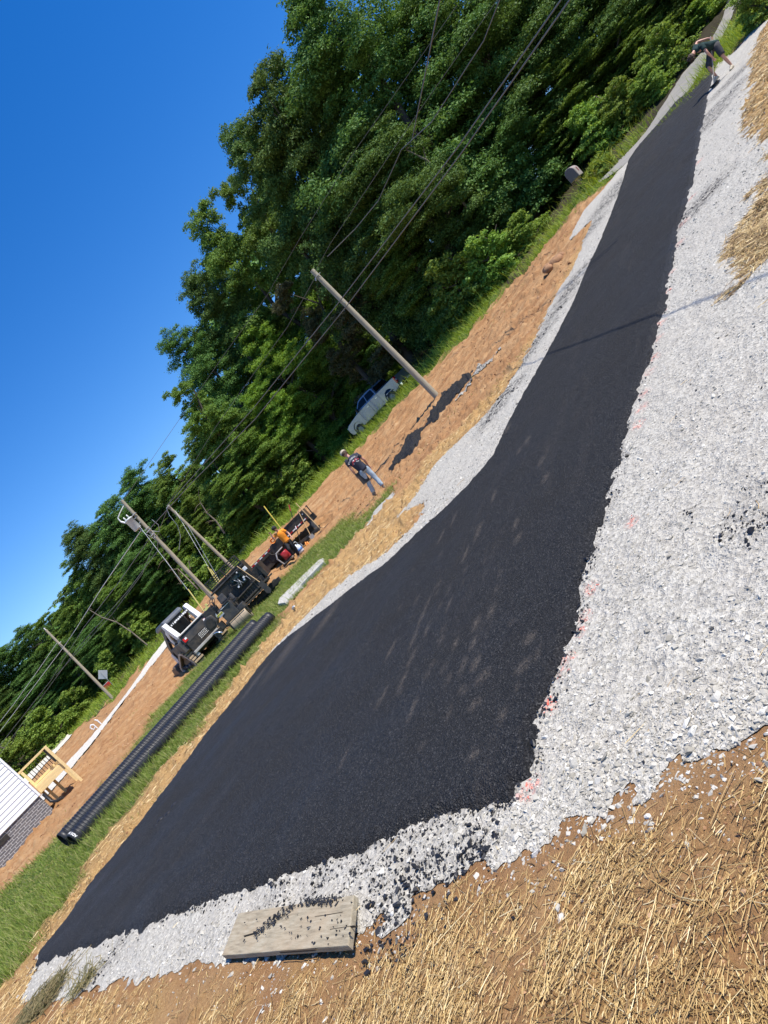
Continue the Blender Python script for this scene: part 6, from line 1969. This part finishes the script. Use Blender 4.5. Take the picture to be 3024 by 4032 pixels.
# pale pavement edge behind the trailer
a, b = at(930, 2190, 58), at(1020, 2060, 58)
MBp = MB()
dirv = Vector((b.x - a.x, b.y - a.y + .6, 0))
sd = Vector((-dirv.y, dirv.x, 0)).normalized() * .35
pp = []
for k in range(13):
    p = a.lerp(b, k / 12)
    p.y += .05 * k
    z = p.z
    for s in (-1, 1):
        pp += [Vector((p.x + sd.x * s, p.y + s * .5, z + s * .05))]
n = len(pp)
MBp.add(pp + [p - Vector((0, 0, .5)) for p in pp], [(2 * k, 2 * k + 1, 2 * k + 3, 2 * k + 2) for k in range(12)] + [(2 * k, 2 * k + 2, n + 2 * k + 2, n + 2 * k) for k in range(12)])
link('paved_path', MBp.build('paved_path', CONCRETE).data, kind='structure')
D.objects.remove(D.objects['paved_path'])

# ------------------------------------------------------------------ people
def skinned(pts, edges, rads, sub=2, root=0):
    me = D.meshes.new('s')
    me.from_pydata([tuple(p) for p in pts], edges, [])
    o = D.objects.new('s', me)
    COL.objects.link(o)
    o.modifiers.new('k', 'SKIN').use_smooth_shade = True
    sm = o.modifiers.new('u', 'SUBSURF')
    sm.levels = sm.render_levels = sub
    sv = me.skin_vertices[0].data
    for k, r in enumerate(rads):
        sv[k].radius = r if isinstance(r, tuple) else (r, r)
        sv[k].use_root = (k == root)
    bpy.context.view_layer.update()
    out = D.meshes.new_from_object(o.evaluated_get(bpy.context.evaluated_depsgraph_get()))
    D.objects.remove(o)
    D.meshes.remove(me)
    out.polygons.foreach_set('use_smooth', [True] * len(out.polygons))
    return out

def joined(me, mb, mat):
    bm = bmesh.new()
    bm.from_mesh(me)
    me2 = D.meshes.new('x')
    me2.from_pydata(mb.v, [], mb.f)
    me2.polygons.foreach_set('use_smooth', [True] * len(me2.polygons))
    bm.from_mesh(me2)
    bmesh.ops.recalc_face_normals(bm, faces=bm.faces)
    bm.to_mesh(me)
    bm.free()
    D.meshes.remove(me2)
    me.materials.clear()
    me.materials.append(mat)
    return me

def person(loc, J, face, label, shirt, trousers, shoe_mat, shorts=False, hand_dir=None, cap=None, gloves=None, sleeve=.55, rotz=0):
    """J: joints in local metres. face: direction the face looks"""
    V = {k: Vector(v) for k, v in J.items()}
    e = thing('person', label, 'person', loc, rotz)
    pts, rad, edg, ix = [], [], [], {}
    def add(k, p, r, par=None):
        ix[k] = len(pts)
        pts.append(p); rad.append(r)
        if par is not None: edg.append((ix[par], ix[k]))
    add('pel', V['pel'], .10)
    add('waist', V['pel'].lerp(V['chest'], .45), .095, 'pel')
    add('chest', V['chest'], .105, 'waist')
    add('neckb', V['neck'], .062, 'chest')
    hd = V['head']
    nk = V['neck'].lerp(hd, .45)
    add('neckt', nk, .055, 'neckb')
    up = (hd - V['neck']).normalized()
    add('jaw', hd - up * .045 + Vector(face) * .015, (.072, .078), 'neckt')
    add('head', hd + up * .05, (.084, .098), 'jaw')
    add('crown', hd + up * .105, (.055, .065), 'head')
    for s in 'LR':
        add('sh' + s, V['sh' + s], .062, 'chest')
        add('ua' + s, V['sh' + s].lerp(V['el' + s], .5), .054, 'sh' + s)
        add('el' + s, V['el' + s], .042, 'ua' + s)
        add('fa' + s, V['el' + s].lerp(V['wr' + s], .4), .044, 'el' + s)
        add('wr' + s, V['wr' + s], .027, 'fa' + s)
        hdv = (V['wr' + s] - V['el' + s]).normalized()
        if hand_dir and s in hand_dir: hdv = Vector(hand_dir[s]).normalized()
        sd = hdv.cross(Vector((0, 1, 0.3)))
        sd = sd.normalized() if sd.length > .1 else Vector((1, 0, 0))
        crl = hdv.cross(sd).normalized()
        add('pm' + s, V['wr' + s] + hdv * .055, (.038, .022), 'wr' + s)
        for q, (off, ln) in enumerate(((-.030, .062), (-.010, .075), (.010, .07), (.030, .055))):
            p = V['wr' + s] + hdv * .095 + sd * off
            add('f%d%s' % (q, s), p, .0095, 'pm' + s)
            add('g%d%s' % (q, s), p + hdv * ln * .5 + crl * .012 + sd * off * .25, .0085, 'f%d%s' % (q, s))
            add('h%d%s' % (q, s), p + hdv * ln + crl * .035 + sd * off * .3, .007, 'g%d%s' % (q, s))
        p = V['wr' + s] + hdv * .05 - sd * .045
        add('t0' + s, p, .0105, 'pm' + s)
        add('t1' + s, p + hdv * .04 - sd * .02 + crl * .012, .0085, 't0' + s)
        add('hip' + s, V['hip' + s], .085, 'pel')
        add('th' + s, V['hip' + s].lerp(V['kn' + s], .5), .076, 'hip' + s)
        add('kn' + s, V['kn' + s], .055, 'th' + s)
        add('ca' + s, V['kn' + s].lerp(V['an' + s], .35), .056, 'kn' + s)
        add('an' + s, V['an' + s], .036, 'ca' + s)
        add('to' + s, V['to' + s], .036, 'an' + s)
    me = skinned(pts, edg, rad, 2)
    f = Vector(face).normalized()
    rt = f.cross(up).normalized()
    fu = rt.cross(f).normalized()
    mb = MB()
    c = hd + up * .02
    mb.ball(c + f * .098 - fu * .012, .017, 8, (.9, 1.1, 1.3))
    mb.ball(c + f * .090 - fu * .052, .017, 6, (1.3, .7, .45))
    for s in (-1, 1):
        mb.ball(c + rt * .088 * s + fu * .0 - f * .005, .026, 8, (.5, .8, 1.2))
        mb.ball(c + f * .086 + rt * .032 * s + fu * .026, .013, 6)
    b = link('body', joined(me, mb, SKIN_M), e)
    mb = MB()
    for s in (-1, 1):
        mb.ball(c + f * .093 + rt * .032 * s + fu * .026, .0085, 6)
    mb.build('eye', BLACKPL, b)
    # hair and cap
    mb = MB()
    m = Matrix.Translation(c + up * .045 - f * .022) @ up.to_track_quat('Z', 'Y').to_matrix().to_4x4()
    mb.lathe([(.1, -.075), (.108, -.02), (.105, .03), (.085, .075), (.05, .10), (.003, .11)], 18, m)
    if not cap:
        for k in range(26):
            a = random.uniform(0, 6.28)
            mb.ball(m @ Vector((.095 * math.cos(a), .095 * math.sin(a), random.uniform(-.07, .09))), random.uniform(.018, .034), 5)
    mb.build('hair', HAIR_M, e)
    if cap:
        m2 = Matrix.Translation(c + up * .062 - f * .008) @ up.to_track_quat('Z', 'Y').to_matrix().to_4x4()
        mb = MB().lathe([(.114, -.02), (.116, .01), (.108, .05), (.08, .085), (.04, .10), (.003, .105)], 20, m2)
        bd_ = cap[1]
        bd_ = Vector(bd_).normalized()
        q0 = c + up * .045 + bd_ * .10
        sdv = bd_.cross(up).normalized()
        mb.add([q0 - sdv * .085, q0 + sdv * .085, q0 + sdv * .06 + bd_ * .085, q0 + bd_ * .10, q0 - sdv * .06 + bd_ * .085] + [p + up * .012 for p in (q0 - sdv * .085, q0 + sdv * .085, q0 + sdv * .06 + bd_ * .085, q0 + bd_ * .10, q0 - sdv * .06 + bd_ * .085)],
               [(4, 3, 2, 1, 0), (5, 6, 7, 8, 9), (0, 1, 6, 5), (1, 2, 7, 6), (2, 3, 8, 7), (3, 4, 9, 8), (4, 0, 5, 9)])
        mb.build('cap', cap[0], e)
    # clothes: rings lofted round the spine and the limbs, with creases
    spine = (V['chest'] - V['pel']).normalized()
    lat_s, lat_h = (V['shR'] - V['shL']).normalized(), (V['hipR'] - V['hipL']).normalized()
    def loft(mb, rings, n=20):
        vs, fs = [], []
        for c, la_, ax, w, d in rings:
            dp = ax.cross(la_).normalized()
            l2 = dp.cross(ax).normalized()
            for i in range(n):
                t = 2 * math.pi * i / n
                vs.append(c + l2 * math.cos(t) * w + dp * math.sin(t) * d)
        for k in range(len(rings) - 1):
            for i in range(n):
                j = (i + 1) % n
                fs.append((k * n + i, k * n + j, (k + 1) * n + j, (k + 1) * n + i))
        fs += [tuple(range(n)), tuple(range((len(rings) - 1) * n, len(rings) * n))]
        mb.add(vs, fs, True)
    def limb(mb, P, rs_, n=14, steps=5):
        rings = []
        for k in range(len(P) - 1):
            for i in range(steps + (k == len(P) - 2)):
                t = i / steps
                ax = (P[min(k + 1, len(P) - 1)] - P[k]).normalized()
                if i == 0 and k: ax = (ax + (P[k] - P[k - 1]).normalized()).normalized()
                rr_ = rs_[k] + (rs_[k + 1] - rs_[k]) * t
                rings.append((P[k].lerp(P[k + 1], t), lat_h if abs(ax.dot(lat_h)) < .8 else Vector((0, 1, 0)), ax, rr_, rr_))
        loft(mb, rings, n)
    def crease(o, amp, sc):
        from mathutils import noise as mn
        for v in o.data.vertices:
            q = v.co * sc
            v.co += Vector((mn.noise(q), mn.noise(q + Vector((5, 1, 2))), mn.noise(q * .8 + Vector((1, 7, 3))) * .6)) * amp
        o.data.polygons.foreach_set('use_smooth', [True] * len(o.data.polygons))
    def sp(t): return V['pel'].lerp(V['chest'], t)
    mid = (V['shL'] + V['shR']) / 2
    half = (V['shR'] - V['shL']).length / 2
    up2 = (V['neck'] - V['chest']).normalized()
    mb = MB()
    loft(mb, [(sp(-.16), lat_h, spine, .178, .140), (sp(.05), lat_h, spine, .172, .132), (sp(.3), lat_h, spine, .166, .124), (sp(.5), lat_s, spine, .170, .126), (sp(.72), lat_s, spine, .180, .134),
              (sp(.95), lat_s, spine, .188, .136), (mid.lerp(V['chest'], .25), lat_s, up2, half * .98, .118), (mid + up2 * .055, lat_s, up2, half * .78, .092), (V['neck'].lerp(mid, .42) + up2 * .02, lat_s, up2, .088, .078), (V['neck'] + up2 * .005, lat_s, up2, .070, .070)], 24)
    for s in 'LR':
        a, b = V['sh' + s], V['el' + s]
        limb(mb, [mid.lerp(a, .72), a, a.lerp(b, sleeve)], [.085, .082, .074])
    sh = mb.build('shirt', shirt, e)
    crease(sh, .022, 9.0)
    mb = MB()
    loft(mb, [(sp(.10), lat_h, spine, .155, .120), (sp(0), lat_h, spine, .168, .130), (sp(-.10), lat_h, spine, .175, .130), (V['pel'].lerp((V['hipL'] + V['hipR']) / 2, 1.0) - Vector((0, 0, .05)), lat_h, Vector((0, 0, 1)), .150, .105)], 20)
    for s in 'LR':
        h, k, a = V['hip' + s], V['kn' + s], V['an' + s]
        if shorts: limb(mb, [h.lerp(V['pel'], .25), h, h.lerp(k, .93)], [.095, .108, .098])
        else: limb(mb, [h.lerp(V['pel'], .25), h, k, a.lerp(k, .06)], [.09, .104, .078, .072], 14, 7)
    crease(mb.build('shorts' if shorts else 'trousers', trousers, e), .024, 8.0)
    for s in 'LR':
        a, t = V['an' + s], V['to' + s]
        d = (t - a); d.z = min(d.z, 0)
        hl = a - Vector((d.x, d.y, 0)).normalized() * .06 - Vector((0, 0, .045))
        mm = skinned([hl, a.lerp(t, .35) - Vector((0, 0, .02)), t, t + Vector((d.x, d.y, 0)).normalized() * .06 - Vector((0, 0, .01)), a + Vector((0, 0, .03))], [(0, 1), (1, 2), (2, 3), (1, 4)], [.042, .05, (.05, .042), (.038, .03), .05], 2, 1)
        mm.materials.clear(); mm.materials.append(shoe_mat)
        link('shoe', mm, e)
    return e, V, sh, ix

NAVY = cloth('navy_cotton', (0.040, 0.046, 0.068))
JEANS = cloth('faded_denim', (0.36, 0.45, 0.52), 0.2)
g = gp(1505, 1930)
e, V, sh, _ = person(g, dict(pel=(.04, 0, .95), chest=(.02, -.02, 1.34), neck=(.0, .0, 1.53), head=(-.03, .05, 1.685), shL=(-.17, -.01, 1.48), shR=(.21, -.01, 1.43), elL=(-.24, -.04, 1.17), wrL=(-.265, .02, .96),
                             elR=(.29, .0, 1.14), wrR=(.25, .14, .90), hipL=(-.06, .0, .88), hipR=(.13, 0, .88), knL=(-.13, .10, .50), knR=(.13, .02, .47), anL=(-.25, .18, .14), anR=(.12, -.02, .085), toL=(-.30, .30, .08), toR=(.10, .12, .035)),
                     (-.25, .97, -.1), 'man in navy shirt and faded jeans walking away with a black panel', NAVY, JEANS, simple('work_boot', (0.26, 0.22, 0.17), 0.8, var=0.2),
                     hand_dir=dict(L=(0, 0, -1), R=(0, .2, -1)), cap=(simple('tan_cap', (0.42, 0.37, 0.28), 0.85, var=0.1), (-.3, .95, 0)))
# print on the back of the shirt
PRW, PRR = simple('print_white', (0.82, 0.82, 0.80), 0.7, var=0.05), simple('print_red', (0.50, 0.05, 0.06), 0.7, var=0.1)
me = text_mesh('CENTERVILLE', .075, .0)
for v in me.vertices:
    x, y = v.co.x, v.co.y
    a = x / .30
    v.co = Vector((math.sin(a) * (.30 + y), 0, math.cos(a) * (.30 + y) - .30))
def on_back(me, cx, cz, mat, name):
    """press flat lettering on to the back of the shirt"""
    from mathutils.bvhtree import BVHTree
    sm = sh.data
    bv = BVHTree.FromPolygons([v.co for v in sm.vertices], [tuple(p.vertices) for p in sm.polygons])
    for v in me.vertices:
        x, z = v.co.x + cx, v.co.z + cz
        hit = bv.ray_cast(Vector((x, -1, z)), Vector((0, 1, 0)))
        v.co = (x, (hit[0].y if hit[0] else -.13) - .004, z)
    me.materials.clear(); me.materials.append(mat)
    return link(name, me, sh)
on_back(me, .02, 1.44, PRW, 'shirt_lettering')
mb = MB()
for x0_, z0_, x1_, z1_, w in ((-.05, .03, .0, .05, .02), (-.03, .05, .03, -.04, .026), (.03, -.04, .06, -.07, .03), (.06, .03, .08, -.01, .02), (-.09, -.04, -.07, -.07, .018), (.08, -.08, .11, -.09, .025)):
    d = Vector((x1_ - x0_, 0, z1_ - z0_)).normalized()
    nn = Vector((-d.z, 0, d.x)) * w / 2
    a, b = Vector((x0_, 0, z0_)), Vector((x1_, 0, z1_))
    mb.add([a - nn, b - nn, b + nn, a + nn], [(0, 1, 2, 3)])
m_ = D.meshes.new('p'); m_.from_pydata(mb.v, [], mb.f)
on_back(m_, .03, 1.32, PRW, 'shirt_print')
mb = MB()
for x0_, z0_, r in ((.10, .06, .035), (.06, .03, .03), (-.10, -.02, .03), (-.06, .02, .03), (-.12, -.06, .025), (.12, -.02, .028), (.0, .0, .03)):
    mb.add([(x0_ + r * math.cos(a) * 1.2, 0, z0_ + r * math.sin(a) * .8) for a in [2 * math.pi * k / 9 for k in range(9)]], [tuple(range(9))])
m_ = D.meshes.new('p'); m_.from_pydata(mb.v, [], mb.f)
o_ = on_back(m_, .03, 1.32, PRR, 'shirt_print')
for v in o_.data.vertices: v.co.y += .0015
# the panel he carries
pn = thing('board', 'black flat panel hanging from the left hand of the walking man', 'panel', g + Vector((-.16, -.02, .93)), R(12))
MB().box((0, 0, -.19), (.27, .03, .40), (0, R(5), R(0))).build('sheet', BLACKPL, pn, .005)
MB().box((0.01, .0, .03), (.25, .06, .05), (0, R(4), 0)).box((.135, 0, -.18), (.03, .06, .40), (0, R(5), 0)).build('rim', BLACKPL, pn, .004)

ORT = cloth('orange_shirt', (0.88, 0.30, 0.035), 0.12)
BLT = cloth('black_work_trousers', (0.025, 0.026, 0.03), 0.3)
g = gp(1180, 2196)
person(g, dict(pel=(.13, 0, .97), chest=(.17, -.02, 1.36), neck=(.18, -.04, 1.53), head=(.16, -.08, 1.69), shR=(-.04, -.04, 1.49), shL=(.36, -.02, 1.42), elR=(-.20, -.12, 1.40), wrR=(-.14, -.18, 1.64),
               elL=(.45, -.05, 1.16), wrL=(.44, -.20, .97), hipR=(.04, 0, .90), hipL=(.21, 0, .90), knR=(-.02, -.26, .62), knL=(.18, -.06, .48), anR=(-.10, -.16, .30), anL=(.04, .02, .09), toR=(-.16, -.28, .25), toL=(-.02, -.11, .04)),
       (-.15, -.98, -.05), 'man in bright orange shirt and black cap waving beside the trailer', ORT, BLT, simple('brown_boot', (0.16, 0.12, 0.09), 0.8, var=0.2), hand_dir=dict(R=(-.02, -.1, 1), L=(0, -.5, -.8)),
       cap=(simple('black_cap', (0.022, 0.022, 0.024), 0.85, var=0.15), (-.15, -.95, 0)))

TEAL = cloth('dark_green_shirt', (0.018, 0.040, 0.040), 0.25)
SHO = cloth('grey_shorts', (0.060, 0.060, 0.064), 0.25)
g = gp(2872, 287)
RK = dict(pel=(.22, .05, .93), chest=(-.16, .0, 1.17), neck=(-.42, -.04, 1.22), head=(-.60, -.08, 1.155), shR=(-.22, -.17, 1.18), shL=(-.24, .17, 1.24), elL=(.06, .26, 1.38), wrL=(.30, .12, 1.22),
          elR=(-.30, -.26, .90), wrR=(-.20, -.16, .72), hipR=(.20, -.08, .88), hipL=(.12, .15, .88), knR=(.10, -.12, .52), knL=(-.22, .22, .56), anR=(.16, -.06, .11), anL=(-.14, .30, .20), toR=(.01, -.12, .05), toL=(-.28, .28, .15))
e, V, sh, _ = person(g, RK, (-.75, -.45, -.50), 'man in dark green shirt and grey shorts bending over a rake', TEAL, SHO, simple('tan_shoe', (0.46, 0.40, 0.30), 0.8, var=0.2), shorts=True, hand_dir=dict(L=(.3, -.2, -.5), R=(.1, .2, -.9)))
hx = g + Vector((-.58, -.02, 0))
hzz = hz(hx.x, hx.y)
t = thing('rake', 'long handled black asphalt rake in the hands of the bent man', 'rake', Vector((hx.x, hx.y, hzz + .06)))
top = g + Vector((.36, .08, 1.20)) - t.location
MB().tube([top, Vector((0, 0, .06))], .021, 8).build('handle', simple('worn_handle', (0.34, 0.28, 0.22), 0.6, var=0.2), t)
mb = MB().box((0, 0, .035), (.10, .44, .035), (0, R(25), 0))
for k in range(12):
    mb.bar((.0, -.2 + k * .036, .03), (-.03, -.2 + k * .036, -.05), .012)
mb.build('head', BLACKM, t)
